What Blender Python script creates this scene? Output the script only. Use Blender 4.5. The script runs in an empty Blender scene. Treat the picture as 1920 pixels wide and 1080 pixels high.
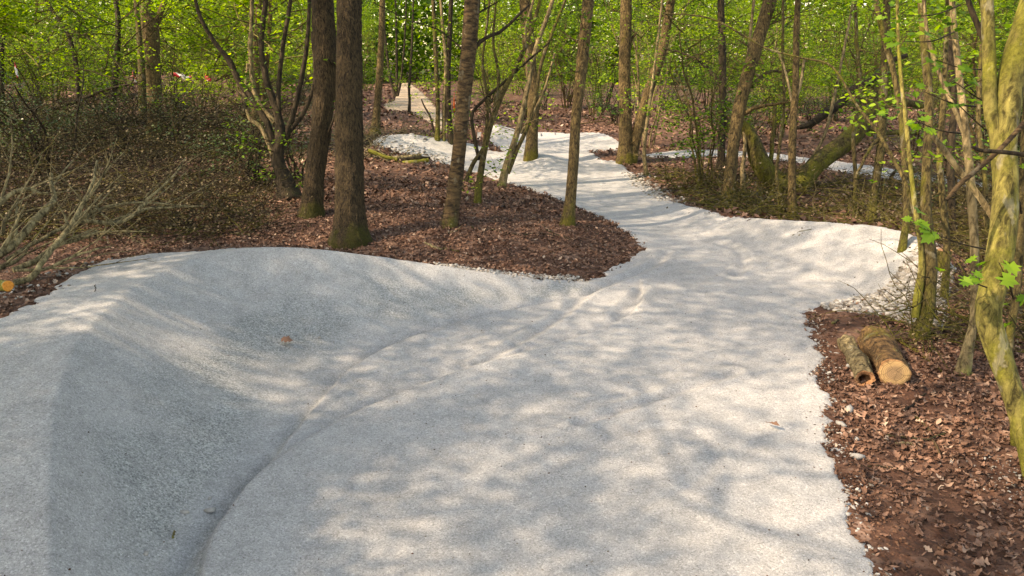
import bpy, math, random
import numpy as np
from math import radians as R

# ------------------------------------------------------------------ camera, sky, sun, exposure
scene = bpy.context.scene
CAM_H, PITCH, FPX = 2.4, R(17.5), 1397.0
cam_data = bpy.data.cameras.new('camera')
cam_data.sensor_width = 36.0
cam_data.lens = 36.0 * FPX / 1920.0
cam_data.clip_start = 0.05
cam_data.clip_end = 600.0
cam = bpy.data.objects.new('camera', cam_data)
scene.collection.objects.link(cam)
cam.location = (0, 0, CAM_H)
cam.rotation_euler = (R(90) - PITCH, 0, 0)
scene.camera = cam

SUN_DIR = np.array([-0.80, -0.25, 0.80]); SUN_DIR /= np.linalg.norm(SUN_DIR)
world = bpy.data.worlds.new('World')
scene.world = world
world.use_nodes = True
wn = world.node_tree.nodes; wl = world.node_tree.links
wn.clear()
sky = wn.new('ShaderNodeTexSky'); sky.sky_type = 'NISHITA'; sky.sun_disc = False
sky.sun_elevation = math.asin(SUN_DIR[2])
sky.sun_rotation = math.atan2(SUN_DIR[0], SUN_DIR[1])
bg = wn.new('ShaderNodeBackground'); bg.inputs['Strength'].default_value = 0.15
wo = wn.new('ShaderNodeOutputWorld')
wl.new(sky.outputs[0], bg.inputs[0]); wl.new(bg.outputs[0], wo.inputs[0])
sun_data = bpy.data.lights.new('sun', 'SUN')
sun_data.energy = 2.15; sun_data.angle = R(0.6); sun_data.color = (1.0, 0.96, 0.90)
sun = bpy.data.objects.new('sun', sun_data)
scene.collection.objects.link(sun)
from mathutils import Vector
sun.rotation_euler = Vector(SUN_DIR).to_track_quat('Z', 'Y').to_euler()
sun.location = (-30, -10, 30)
vs = scene.view_settings
vs.view_transform = 'Standard'; vs.look = 'None'; vs.gamma = 1.0; vs.exposure = 2.08
vs.use_curve_mapping = False
vs.use_white_balance = True; vs.white_balance_temperature = 9900; vs.white_balance_tint = 17
scene.cycles.max_bounces = 8
scene.cycles.diffuse_bounces = 5
scene.cycles.transmission_bounces = 6
scene.cycles.transparent_max_bounces = 8
scene.cycles.caustics_reflective = False
scene.cycles.caustics_refractive = False

rng = np.random.default_rng(7)
random.seed(7)

# ------------------------------------------------------------------ helpers
def tag(o, label=None, cat=None, group=None, kind=None):
    if label: o['label'] = label
    if cat: o['category'] = cat
    if group: o['group'] = group
    if kind: o['kind'] = kind
    return o

def empty(name, loc=(0, 0, 0)):
    o = bpy.data.objects.new(name, None)
    o.empty_display_size = 0.3
    scene.collection.objects.link(o)
    o.location = tuple(float(v) for v in loc)
    return o

class MB:
    """collects vertices / faces and links them as one mesh"""
    def __init__(self): self.v = []; self.f = []; self.n = 0
    def add(self, verts, faces):
        verts = np.asarray(verts, dtype=np.float64)
        self.v.append(verts)
        self.f.append((np.asarray(faces, dtype=np.int64) + self.n))
        self.n += len(verts)
    def mesh(self, name, mat, smooth=True, origin=None):
        me = bpy.data.meshes.new(name)
        if not self.v: return me
        V = np.concatenate(self.v)
        if origin is not None: V = V - np.asarray(origin)
        groups = [f for f in self.f if f.size]
        loops = np.concatenate([f.reshape(-1) for f in groups])
        sizes = np.concatenate([np.full(len(f), f.shape[1], dtype=np.int32) for f in groups])
        starts = np.concatenate([[0], np.cumsum(sizes)[:-1]]).astype(np.int32)
        me.vertices.add(len(V)); me.vertices.foreach_set('co', V.astype(np.float32).ravel())
        me.loops.add(len(loops)); me.loops.foreach_set('vertex_index', loops.astype(np.int32))
        me.polygons.add(len(sizes)); me.polygons.foreach_set('loop_start', starts)
        me.polygons.foreach_set('loop_total', sizes)
        if smooth: me.polygons.foreach_set('use_smooth', np.ones(len(sizes), dtype=bool))
        me.update(calc_edges=True); me.validate()
        if mat is not None: me.materials.append(mat)
        return me
    def build(self, name, mat, parent=None, smooth=True, loc=None):
        """loc: world place of the object's own origin"""
        base = np.zeros(3)
        if parent is not None: base = np.array(parent.location)
        if loc is not None: base = np.asarray(loc, dtype=float)
        me = self.mesh(name, mat, smooth, base)
        o = bpy.data.objects.new(name, me)
        scene.collection.objects.link(o)
        if parent is not None: o.parent = parent
        else: o.location = tuple(base)
        return o

def place_mesh(name, me, parent, loc=(0, 0, 0), rz=0, sc=1.0):
    o = bpy.data.objects.new(name, me)
    scene.collection.objects.link(o)
    o.parent = parent
    o.location = tuple(float(v) for v in loc); o.rotation_euler = (0, 0, rz)
    o.scale = (sc, sc, sc) if np.isscalar(sc) else sc
    return o

# value noise on numpy arrays
def _hash(ix, iy, seed):
    h = (ix.astype(np.int64) * 374761393 + iy.astype(np.int64) * 668265263 + seed * 1442695041) & 0xFFFFFFFF
    h = ((h ^ (h >> 13)) * 1274126177) & 0xFFFFFFFF
    return ((h ^ (h >> 16)) & 0xFFFF) / 65535.0
def vnoise(x, y, s=1.0, seed=0):
    x = np.asarray(x, dtype=float) * s; y = np.asarray(y, dtype=float) * s
    ix = np.floor(x); iy = np.floor(y)
    fx = x - ix; fy = y - iy
    fx = fx * fx * (3 - 2 * fx); fy = fy * fy * (3 - 2 * fy)
    a = _hash(ix, iy, seed); b = _hash(ix + 1, iy, seed); c = _hash(ix, iy + 1, seed); d = _hash(ix + 1, iy + 1, seed)
    return (a * (1 - fx) + b * fx) * (1 - fy) + (c * (1 - fx) + d * fx) * fy - 0.5
def smooth(t): t = np.clip(t, 0, 1); return t * t * (3 - 2 * t)

SP, CP = math.sin(PITCH), math.cos(PITCH)
def ray(px, py):
    x = (px - 960) / FPX; u = -(py - 540) / FPX
    return np.array([x, CP + SP * u, -SP + CP * u])          # depth 1 along the view axis
def W(px, py, z=0.0):
    d = ray(px, py)
    t = (z - CAM_H) / d[2]
    return np.array([d[0] * t, d[1] * t, z])
def D(px, py, depth):
    return np.array([0, 0, CAM_H]) + ray(px, py) * depth

def seg_dist(X, Y, P, closed=False):
    """distance to a polyline, the signed side, and the values carried by P's columns from the third on"""
    P = np.asarray(P, dtype=float)
    if closed: P = np.vstack([P, P[:1]])
    best = np.full(X.shape, 1e9); side = np.zeros(X.shape)
    na = P.shape[1] - 2
    att = np.zeros(X.shape + (na,))
    for a, b in zip(P[:-1], P[1:]):
        d = b[:2] - a[:2]; L2 = float(d @ d) + 1e-12
        t = np.clip(((X - a[0]) * d[0] + (Y - a[1]) * d[1]) / L2, 0, 1)
        ex = X - a[0] - t * d[0]; ey = Y - a[1] - t * d[1]
        dd = np.hypot(ex, ey)
        m = dd < best
        best = np.where(m, dd, best)
        side = np.where(m, np.sign(d[0] * (Y - a[1]) - d[1] * (X - a[0])), side)
        for k in range(na):
            att[..., k] = np.where(m, a[2 + k] + t * (b[2 + k] - a[2 + k]), att[..., k])
    return best, side, att
def inside(X, Y, P):
    P = np.asarray(P, dtype=float); r = np.zeros(X.shape, dtype=bool)
    n = len(P)
    for i in range(n):
        x0, y0 = P[i][:2]; x1, y1 = P[(i + 1) % n][:2]
        c = ((y0 > Y) != (y1 > Y)) & (X < (x1 - x0) * (Y - y0) / (y1 - y0 + 1e-15) + x0)
        r ^= c
    return r
def chaikin(P, n=2, closed=False):
    P = np.asarray(P, dtype=float)
    for _ in range(n):
        if closed:
            Q = np.roll(P, -1, axis=0)
            P = np.stack([P * .75 + Q * .25, P * .25 + Q * .75], 1).reshape(-1, P.shape[1])
        else:
            A, B = P[:-1], P[1:]
            M = np.stack([A * .75 + B * .25, A * .25 + B * .75], 1).reshape(-1, P.shape[1])
            P = np.vstack([P[:1], M, P[-1:]])
    return P

# ------------------------------------------------------------------ the lie of the land
def wp(rows):                                             # (px, py, z, extra...) -> (x, y, z, extra...)
    return np.array([list(W(r[0], r[1], r[2])) + list(r[3:]) for r in rows])
# banked walls: crest (z, width of the flat top), toe, run-out length behind
BERMS = [
    dict(crest=chaikin(wp([(60, 1500, .10, .3), (100, 1080, .32, .9), (96, 900, .50, 1.0), (110, 720, .62, 1.1), (160, 620, .66, 1.1),
                           (240, 545, .68, 1.1), (330, 500, .68, .9), (400, 480, .67, .5), (520, 467, .66, .15), (600, 471, .62, .1),
                           (700, 482, .52, .1), (800, 497, .40, .1), (950, 518, .20, .08), (1080, 531, .05, .08), (1135, 540, .0, .08)]), 2),
         toe=chaikin(wp([(330, 1500, 0), (370, 1080, 0), (430, 960, 0), (500, 885, 0), (552, 815, 0), (640, 712, 0), (720, 662, 0),
                         (800, 628, 0), (900, 599, 0), (1000, 578, 0), (1080, 560, 0), (1140, 545, 0)]), 2), run=1.2, p=1.7),
    dict(crest=chaikin(wp([(1225, 372, 0, .1), (1320, 393, .12, .1), (1400, 407, .26, .1), (1500, 414, .38, .1), (1600, 420, .44, .15),
                           (1680, 434, .46, .15), (1728, 458, .42, .15), (1742, 492, .34, .2), (1730, 530, .2, .3), (1690, 570, .04, .2)]), 2),
         toe=chaikin(wp([(1220, 410, 0), (1280, 455, 0), (1350, 490, 0), (1430, 515, 0), (1500, 535, 0), (1550, 555, 0), (1640, 578, 0)]), 2), run=.7, p=1.8),
    dict(crest=chaikin(wp([(690, 285, .05, .3), (712, 262, .35, .3), (760, 255, .40, .3), (800, 260, .36, .2), (850, 267, .25, .2), (890, 273, .1, .2), (910, 278, 0, .1)]), 2),
         toe=chaikin(wp([(800, 320, 0), (830, 300, 0), (860, 293, 0), (890, 290, 0), (915, 290, 0)]), 2), run=1.0, p=1.6),
    dict(crest=chaikin(wp([(905, 250, .1, .3), (925, 233, .45, .3), (950, 240, .3, .3), (985, 251, .1, .2)]), 1),
         toe=chaikin(wp([(905, 268, 0), (940, 268, 0), (970, 266, 0), (1000, 262, 0)]), 1), run=1.5, p=1.4),
]
MOUNDS = []
def mound(px, py, amp, sx, sy, rot=0): MOUNDS.append((*W(px, py, 0)[:2], amp, sx, sy, rot))
mound(640, 420, .26, 2.6, 2.2); mound(900, 470, .10, 1.3, 1.0); mound(1050, 450, .10, .9, 1.0)
mound(1010, 312, .22, .55, .9, .3)          # roller in the track by the tree
mound(1115, 300, .16, 1.4, .8); mound(1130, 262, .18, 1.5, 1.2)
mound(430, 330, .25, 4.5, 3.0); mound(1500, 320, .10, 3, 2); mound(1850, 700, .08, 1.2, 1.2)
mound(760, 230, .30, 3, 4); mound(120, 190, .9, 8, 5); mound(340, 175, 1.1, 6, 5)
LINE_A = BERMS[0]['toe'][2:-2]
LINE_B = chaikin(wp([(352, 1080, 0), (425, 965, 0), (500, 892, 0), (560, 848, 0), (650, 790, 0), (740, 752, 0), (850, 710, 0), (950, 680, 0), (1040, 655, 0),
                     (1120, 626, 0), (1180, 595, 0), (1205, 565, 0), (1203, 545, 0)]), 2)
LINE_C = chaikin(wp([(900, 690, 0), (960, 655, 0), (1010, 625, 0), (1060, 590, 0), (1090, 560, 0), (1150, 530, 0), (1230, 500, 0), (1250, 475, 0)]), 2)
LINE_D = chaikin(wp([(1085, 800, 0), (1180, 770, 0), (1280, 735, 0), (1380, 700, 0)]), 1)

LINE_E = chaikin(wp([(1190, 590, 0), (1150, 600, 0), (1180, 570, 0), (1205, 545, 0)]), 2)
LINE_F = chaikin(wp([(1380, 515, 0), (1398, 495, 0), (1388, 475, 0), (1350, 462, 0)]), 2)
LINE_G = chaikin(wp([(1000, 900, 0), (1120, 830, 0), (1260, 800, 0), (1350, 840, 0), (1330, 900, 0), (1200, 960, 0)]), 2)
def height(X, Y):
    X = np.asarray(X, dtype=float); Y = np.asarray(Y, dtype=float)
    r = np.hypot(X, Y)
    H = 0.05 * vnoise(X, Y, .35, 1) + 0.025 * vnoise(X, Y, .9, 2) + .5 * vnoise(X, Y, .06, 5) * smooth((r - 22) / 30)
    for (mx, my, a, sx, sy, rot) in MOUNDS:
        dx = X - mx; dy = Y - my
        u = dx * math.cos(rot) + dy * math.sin(rot); v = -dx * math.sin(rot) + dy * math.cos(rot)
        H = H + a * np.exp(-(u / sx) ** 2 - (v / sy) ** 2)
    for B in BERMS:
        c, t = B['crest'], B['toe']
        dc, _, at = seg_dist(X, Y, c)
        dt, _, _ = seg_dist(X, Y, t[:, :2])
        Hc, wdt = at[..., 0], at[..., 1]
        face = inside(X, Y, np.vstack([c[:, :2], t[::-1, :2]]))
        s = dt / (dt + dc + 1e-9)
        hf = Hc * (s ** B['p'] - .012 * np.exp(-dc / .03))
        back = (dc < dt) & ~face
        fall = 1 - smooth((dc - wdt) / B['run'])
        hb = Hc * fall * (1 - .06 * np.clip(dc / (wdt + .01), 0, 1) - .012 * np.exp(-dc / .03))
        H = H + np.where(face, hf, np.where(back, hb, 0))
    return H
def track_detail(X, Y):
    h = 0.006 * vnoise(X, Y, 4, 11) + 0.004 * vnoise(X, Y, 9, 12)
    for L, amp in ((LINE_A, .036), (LINE_B, .034)):
        d, s, _ = seg_dist(X, Y, L[:, :2])
        sd = -s * d + .012 * vnoise(X, Y, 7, 33)                    # positive on the flat of the track
        e = amp * (1 + .5 * vnoise(X, Y, 1.5, 31))
        h = h + e * smooth((sd + .015) / .035) * np.exp(-np.maximum(sd, 0) / .30) - e * .45 * np.exp(-((sd + .03) / .05) ** 2)
    for L, amp in ((LINE_C, .013), (LINE_D, .012), (LINE_E, .010), (LINE_F, .010), (LINE_G, .004)):
        d, s, _ = seg_dist(X, Y, L[:, :2])
        w_ = .022 + .0035 * Y
        h = h - amp * 1.9 * np.exp(-(d / w_) ** 2) + amp * 1.1 * np.exp(-((d - 2.1 * w_) / w_) ** 2)
    # two faint wheel ruts close to the camera and plate marks on the top of the berm
    for x0 in (-1.05, -.86):
        h = h - .006 * np.exp(-((X - x0 - .12 * (Y - 3)) / .03) ** 2) * smooth((4.2 - Y) / .5)
    return h

TRACK = chaikin(wp([(1900, 2500, 0), (1690, 1250, 0), (1648, 1080, 0), (1600, 950, 0), (1574, 850, 0), (1560, 760, 0), (1546, 700, 0), (1530, 640, 0), (1514, 590, 0),
    (1530, 574, .0), (1570, 564, .02), (1640, 552, .08), (1700, 535, .18), (1740, 515, .28), (1752, 490, .34), (1738, 456, .42), (1690, 432, .46),
    (1600, 418, .44), (1500, 412, .38), (1400, 405, .26), (1320, 391, .12), (1262, 378, .02), (1212, 350, 0), (1180, 318, 0), (1160, 303, .05), (1130, 302, .08),
    (1098, 291, .05), (1120, 285, .05), (1160, 281, .05), (1175, 268, .1), (1150, 259, .1), (1100, 253, .1), (1040, 249, .1), (985, 248, .12), (950, 237, .32), (926, 230, .46),
    (912, 236, .3), (906, 262, .02), (950, 287, 0), (935, 288, 0), (890, 271, .12), (850, 264, .26), (800, 257, .37), (755, 252, .41), (712, 258, .36), (688, 280, .1),
    (740, 300, 0), (800, 306, 0), (850, 318, 0), (900, 332, 0), (960, 350, 0), (1010, 365, 0), (1060, 383, 0), (1110, 405, 0), (1160, 432, 0), (1205, 466, 0), (1185, 482, 0), (1150, 505, 0),
    (1110, 525, .02), (1060, 524, .07), (950, 512, .20), (800, 490, .40), (700, 476, .52), (600, 464, .63), (520, 461, .66), (450, 463, .67), (330, 469, .67),
    (230, 479, .66), (180, 492, .64), (150, 515, .63), (95, 556, .62), (30, 596, .60), (-80, 640, .55), (-300, 800, .50), (-500, 1100, .4), (-900, 2500, .2)]), 2, True)
TRACK = np.vstack([TRACK])
FARPATH = chaikin(wp([(722, 203, .1), (718, 191, .1), (742, 184, .1), (738, 172, .1), (748, 156, 0), (766, 154, 0), (790, 170, .1), (812, 188, .1), (830, 215, .15), (850, 245, .2), (820, 238, .2), (770, 215, .2)]), 2, True)
SIDEPATH = chaikin(wp([(1180, 296, 0), (1250, 284, 0), (1340, 281, 0), (1450, 288, 0), (1560, 309, 0), (1660, 321, 0), (1760, 334, 0), (1900, 350, 0), (2100, 380, 0),
    (2100, 395, 0), (1900, 362, 0), (1760, 347, 0), (1650, 341, 0), (1560, 329, 0), (1450, 304, 0), (1340, 296, 0), (1250, 300, 0)]), 2, True)

def sdist(X, Y, P):
    d, _, _ = seg_dist(X, Y, P[:, :2], True)
    return np.where(inside(X, Y, P[:, :2]), d, -d)
def sd_all(X, Y):
    s = np.maximum(sdist(X, Y, TRACK), np.maximum(sdist(X, Y, FARPATH), sdist(X, Y, SIDEPATH)))
    return s
def ragged(X, Y):
    return .13 * vnoise(X, Y, 2.3, 21) + .10 * vnoise(X, Y, 8, 22) + .08 * vnoise(X, Y, 22, 23)

def lines(parts):
    out = []
    for a, b, st in parts:
        n = max(1, int(round((b - a) / st))); out.append(np.linspace(a, b, n, endpoint=False))
    return np.concatenate(out + [[parts[-1][1]]])
def grow_lines(a, b, st, k):
    v = [a]
    while v[-1] < b: v.append(v[-1] + st); st *= k
    return np.array(v[1:])
def sheet(xs, ys, zfun, keep=None):
    X, Y = np.meshgrid(xs, ys); Z = zfun(X, Y)
    V = np.stack([X, Y, Z], -1).reshape(-1, 3)
    nx, ny = len(xs), len(ys)
    i, j = np.meshgrid(np.arange(nx - 1), np.arange(ny - 1))
    a = (j * nx + i).ravel()
    F = np.stack([a, a + 1, a + nx + 1, a + nx], 1)
    if keep is not None:
        k = keep(X, Y).ravel()
        F = F[k[F].any(1)]
        used = np.unique(F); remap = -np.ones(len(V), dtype=np.int64); remap[used] = np.arange(len(used))
        V = V[used]; F = remap[F]
    m = MB(); m.add(V, F); return m

# ------------------------------------------------------------------ materials
def newmat(name):
    m = bpy.data.materials.new(name); m.use_nodes = True
    nt = m.node_tree; nt.nodes.clear()
    out = nt.nodes.new('ShaderNodeOutputMaterial')
    b = nt.nodes.new('ShaderNodeBsdfPrincipled')
    b.inputs['Specular IOR Level'].default_value = .25
    b.inputs['Roughness'].default_value = .9
    nt.links.new(b.outputs[0], out.inputs['Surface'])
    return m, nt, b, out
def N(nt, t, **kw):
    n = nt.nodes.new(t)
    for k, v in kw.items():
        if k in n.inputs: n.inputs[k].default_value = v
        else: setattr(n, k, v)
    return n
def noise_n(nt, vec, scale, detail=4, rough=.6, dist=0):
    n = nt.nodes.new('ShaderNodeTexNoise'); n.inputs['Scale'].default_value = scale
    n.inputs['Detail'].default_value = detail; n.inputs['Roughness'].default_value = rough; n.inputs['Distortion'].default_value = dist
    if vec is not None: nt.links.new(vec, n.inputs['Vector'])
    return n.outputs['Fac']
def ramp(nt, fac, stops):
    r = nt.nodes.new('ShaderNodeValToRGB'); e = r.color_ramp.elements
    while len(e) < len(stops): e.new(.5)
    for el, (p, c) in zip(e, stops): el.position = p; el.color = (*c, 1)
    nt.links.new(fac, r.inputs[0]); return r.outputs[0]
def mix(nt, fac, a, b, mode='MIX'):
    m = nt.nodes.new('ShaderNodeMix'); m.data_type = 'RGBA'; m.blend_type = mode
    for s, v in ((m.inputs[0], fac), (m.inputs[6], a), (m.inputs[7], b)):
        if isinstance(v, (int, float)): s.default_value = v
        elif isinstance(v, tuple): s.default_value = (*v, 1)
        else: nt.links.new(v, s)
    return m.outputs[2]
def math_n(nt, op, a, b=0.0, c=0.0):
    m = nt.nodes.new('ShaderNodeMath'); m.operation = op
    for s, v in zip(m.inputs, (a, b, c)):
        if isinstance(v, (int, float)): s.default_value = v
        else: nt.links.new(v, s)
    return m.outputs[0]
def bump(nt, b, hgt, strength, dist, prev=None):
    n = nt.nodes.new('ShaderNodeBump'); n.inputs['Strength'].default_value = strength; n.inputs['Distance'].default_value = dist
    nt.links.new(hgt, n.inputs['Height'])
    if prev is not None: nt.links.new(prev, n.inputs['Normal'])
    nt.links.new(n.outputs[0], b.inputs['Normal']); return n.outputs[0]
def objco(nt, scale=(1, 1, 1)):
    t = nt.nodes.new('ShaderNodeTexCoord')
    if scale == (1, 1, 1): return t.outputs['Object']
    m = nt.nodes.new('ShaderNodeMapping'); m.inputs['Scale'].default_value = scale
    nt.links.new(t.outputs['Object'], m.inputs['Vector']); return m.outputs['Vector']
def island(nt):
    return nt.nodes.new('ShaderNodeNewGeometry').outputs['Random Per Island']

def mat_track(name, c0, c1, tint):
    m, nt, b, out = newmat(name); co = objco(nt)
    big = noise_n(nt, co, .9, 4, .6); mid = noise_n(nt, co, 7, 5, .65, .4); fine = noise_n(nt, co, 210, 2, .7); grit = noise_n(nt, co, 95, 4, .8)
    base = ramp(nt, big, [(.3, c0), (.7, c1)])
    base = mix(nt, .55, base, ramp(nt, mid, [(.3, (.72,) * 3), (.7, (1.15,) * 3)]), 'MULTIPLY')
    base = mix(nt, ramp(nt, noise_n(nt, co, 1.1, 3), [(.35, (.3,) * 3), (.62, (.75,) * 3)]), base, ramp(nt, grit, [(.30, (.45,) * 3), (.46, (.95,) * 3), (.6, (1.1,) * 3), (.72, (1.6,) * 3)]), 'MULTIPLY')
    base = mix(nt, .6, base, ramp(nt, fine, [(.3, (.6,) * 3), (.7, (1.4,) * 3)]), 'MULTIPLY')
    patch = noise_n(nt, co, 1.7, 5, .7)
    base = mix(nt, ramp(nt, patch, [(.56, (0,) * 3), (.72, (.5,) * 3)]), base, tint)
    at = nt.nodes.new('ShaderNodeAttribute'); at.attribute_name = 'coarse'
    vor = nt.nodes.new('ShaderNodeTexVoronoi'); vor.inputs['Scale'].default_value = 105; nt.links.new(co, vor.inputs['Vector'])
    sp_ = nt.nodes.new('ShaderNodeSeparateColor'); nt.links.new(vor.outputs['Color'], sp_.inputs[0])
    base = mix(nt, math_n(nt, 'MULTIPLY', at.outputs['Fac'], .9), base, mix(nt, 1.0, base, ramp(nt, sp_.outputs[0], [(0, (.42, .45, .46)), (.5, (.80, .84, .84)), (1, (1.06, 1.08, 1.07))]), 'MULTIPLY'))
    pale = nt.nodes.new('ShaderNodeTexVoronoi'); pale.inputs['Scale'].default_value = 120; nt.links.new(co, pale.inputs['Vector'])
    s2 = nt.nodes.new('ShaderNodeSeparateColor'); nt.links.new(pale.outputs['Color'], s2.inputs[0])
    base = mix(nt, .75, base, ramp(nt, s2.outputs[0], [(0, (.62,) * 3), (.2, (.92,) * 3), (.8, (1.05,) * 3), (1, (1.4,) * 3)]), 'MULTIPLY')
    nt.links.new(base, b.inputs['Base Color'])
    b.inputs['Roughness'].default_value = 1.0; b.inputs['Specular IOR Level'].default_value = .1
    coarse = noise_n(nt, co, 48, 6, .85)
    n1 = bump(nt, b, coarse, .8, .016)
    n2 = bump(nt, b, fine, .5, .004, n1)
    n3 = bump(nt, b, noise_n(nt, objco(nt, (1, .35, 1)), 14, 4, .6), .4, .012, n2)
    return m
M_TRACK = mat_track('crushed_stone', (.335, .339, .337), (.41, .411, .407), (.295, .29, .28))
M_FAR = mat_track('compacted_hoggin', (.30, .235, .17), (.40, .32, .235), (.36, .33, .29))

def mat_soil():
    m, nt, b, out = newmat('leafy_soil'); co = objco(nt)
    v = nt.nodes.new('ShaderNodeTexVoronoi'); v.inputs['Scale'].default_value = 14; v.inputs['Randomness'].default_value = 1
    w = noise_n(nt, co, 6, 3); 
    dm = N(nt, 'ShaderNodeVectorMath', operation='ADD'); nt.links.new(co, dm.inputs[0])
    nn = nt.nodes.new('ShaderNodeTexNoise'); nn.inputs['Scale'].default_value = 9; nt.links.new(co, nn.inputs['Vector'])
    sc = N(nt, 'ShaderNodeVectorMath', operation='SCALE'); sc.inputs['Scale'].default_value = .12
    nt.links.new(nn.outputs['Color'], sc.inputs[0]); nt.links.new(sc.outputs[0], dm.inputs[1]); nt.links.new(dm.outputs[0], v.inputs['Vector'])
    bw = nt.nodes.new('ShaderNodeSeparateColor'); nt.links.new(v.outputs['Color'], bw.inputs[0])
    leafc = ramp(nt, bw.outputs[0], [(0, (.045, .022, .014)), (.45, (.11, .055, .036)), (.8, (.17, .095, .065)), (1, (.25, .16, .12))])
    soil = ramp(nt, noise_n(nt, co, 30, 5, .7), [(.3, (.035, .016, .010)), (.7, (.10, .045, .028))])
    c = mix(nt, ramp(nt, noise_n(nt, co, 2.2, 4), [(.40, (0,) * 3), (.6, (.9,) * 3)]), soil, leafc)
    nt.links.new(c, b.inputs['Base Color'])
    n1 = bump(nt, b, v.outputs['Distance'], .6, .03); bump(nt, b, noise_n(nt, co, 60, 4, .7), .6, .01, n1)
    return m
M_SOIL = mat_soil()

# ------------------------------------------------------------------ ground and track
def zg(X, Y):
    s = sd_all(X, Y)
    near = smooth((18 - np.hypot(X, Y)) / 6)
    return height(X, Y) + .02 * vnoise(X, Y, 6, 41) * near + .012 * vnoise(X, Y, 17, 42) * near - .09 * smooth((s - .02) / .25)
gx = lines([(-8, -5, .10), (-5, 6, .06), (6, 12, .12)])
ex = grow_lines(12, 130, .2, 1.12); gx = np.concatenate([-ex[::-1] + 4, gx, ex])
gy = np.concatenate([(-grow_lines(0, 110, .3, 1.2))[::-1], lines([(0, 1.5, .2), (1.5, 11, .06), (11, 24, .14)]), grow_lines(24, 260, .2, 1.05)])
tag(sheet(gx, gy, zg).build('forest_floor', M_SOIL), 'reddish brown woodland soil under fallen leaves', kind='structure')

def zt(P):
    def f(X, Y):
        s = sdist(X, Y, P) + ragged(X, Y)
        return height(X, Y) + track_detail(X, Y) + .012 - .13 * smooth((.05 - s) / .16)
    return f
tx = np.concatenate([lines([(-9, -5, .06), (-5, -3.2, .03), (-3.2, 2.8, .017), (2.8, 5, .03), (5, 9, .06)])])
ty = np.concatenate([lines([(-3, 1.5, .12), (1.5, 7, .017), (7, 10.5, .03), (10.5, 20, .06), (20, 34, .14)])])
trk = tag(sheet(tx, ty, zt(TRACK), lambda X, Y: sdist(X, Y, TRACK) > -.22).build('track', M_TRACK), 'pale grey crushed stone pump track with banked berms', kind='structure')
co_ = np.empty(len(trk.data.vertices) * 3, dtype=np.float32); trk.data.vertices.foreach_get('co', co_); co_ = co_.reshape(-1, 3)
B0 = BERMS[0]; X_, Y_ = co_[:, 0].astype(float), co_[:, 1].astype(float)
dc_, _, _ = seg_dist(X_, Y_, B0['crest'][:, :2]); dt_, _, _ = seg_dist(X_, Y_, B0['toe'][:, :2])
s_ = dt_ / (dt_ + dc_ + 1e-6); in_ = inside(X_, Y_, np.vstack([B0['crest'][:, :2], B0['toe'][::-1, :2]]))
cv = in_ * smooth((.80 + .3 * vnoise(X_, Y_, 2.5, 51) - s_) / .15) * smooth((s_ - .12 + .3 * vnoise(X_, Y_, 1.5, 52)) / .25) * np.clip(.75 + 1.2 * vnoise(X_, Y_, 1.8, 53) + .5 * vnoise(X_, Y_, 8, 54), 0, 1)
cv = np.maximum(cv, .6 * in_ * np.exp(-dt_ / .06))
at_ = trk.data.attributes.new('coarse', 'FLOAT', 'POINT'); at_.data.foreach_set('value', cv.astype(np.float32))
def pathsheet(P, st, name, mat, label):
    lo, hi = P[:, :2].min(0) - .5, P[:, :2].max(0) + .5
    xs = lines([(lo[0], hi[0], st)]); ys = lines([(lo[1], hi[1], st * 1.3)])
    tag(sheet(xs, ys, zt(P), lambda X, Y: sdist(X, Y, P) > -.4).build(name, mat), label, kind='structure')
pathsheet(FARPATH, .2, 'path', M_FAR, 'distant sandy brown path running away between the trees')
pathsheet(SIDEPATH, .12, 'path', M_TRACK, 'pale grey strip of track seen through the trees on the right')

class Cache:
    def __init__(self, f, x0, x1, y0, y1, st):
        self.x0, self.y0, self.st = x0, y0, st; self.f = f
        xs = np.arange(x0, x1, st); ys = np.arange(y0, y1, st); self.nx, self.ny = len(xs), len(ys)
        X, Y = np.meshgrid(xs, ys); self.G = f(X, Y)
    def __call__(self, X, Y):
        X = np.asarray(X, float); Y = np.asarray(Y, float)
        u = np.clip((X - self.x0) / self.st, 0, self.nx - 1.001); v = np.clip((Y - self.y0) / self.st, 0, self.ny - 1.001)
        i = u.astype(int); j = v.astype(int); fu, fv = u - i, v - j; G = self.G
        return (G[j, i] * (1 - fu) + G[j, i + 1] * fu) * (1 - fv) + (G[j + 1, i] * (1 - fu) + G[j + 1, i + 1] * fu) * fv
class Two:
    def __init__(self, f): self.a = Cache(f, -12, 12, -10, 22, .06); self.b = Cache(f, -130, 130, -20, 110, .5)
    def __call__(self, X, Y):
        X = np.asarray(X, float); Y = np.asarray(Y, float)
        return np.where((X > -11.9) & (X < 11.9) & (Y > -9.9) & (Y < 21.8), self.a(X, Y), self.b(X, Y))
height_exact, sd_exact = height, sd_all
height = Two(height_exact); sd_all = Two(sd_exact)
def ground_hit(px, py):
    d = ray(px, py)
    ts = np.geomspace(1.5, 200, 900)
    z = CAM_H + d[2] * ts - height(d[0] * ts, d[1] * ts)
    k = np.argmax(z < 0) if (z < 0).any() else len(ts) - 1
    a, b = ts[max(k - 1, 0)], ts[k]
    for _ in range(20):
        mth = (a + b) / 2
        if CAM_H + d[2] * mth - height(np.array(d[0] * mth), np.array(d[1] * mth)) < 0: b = mth
        else: a = mth
    return b

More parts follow.
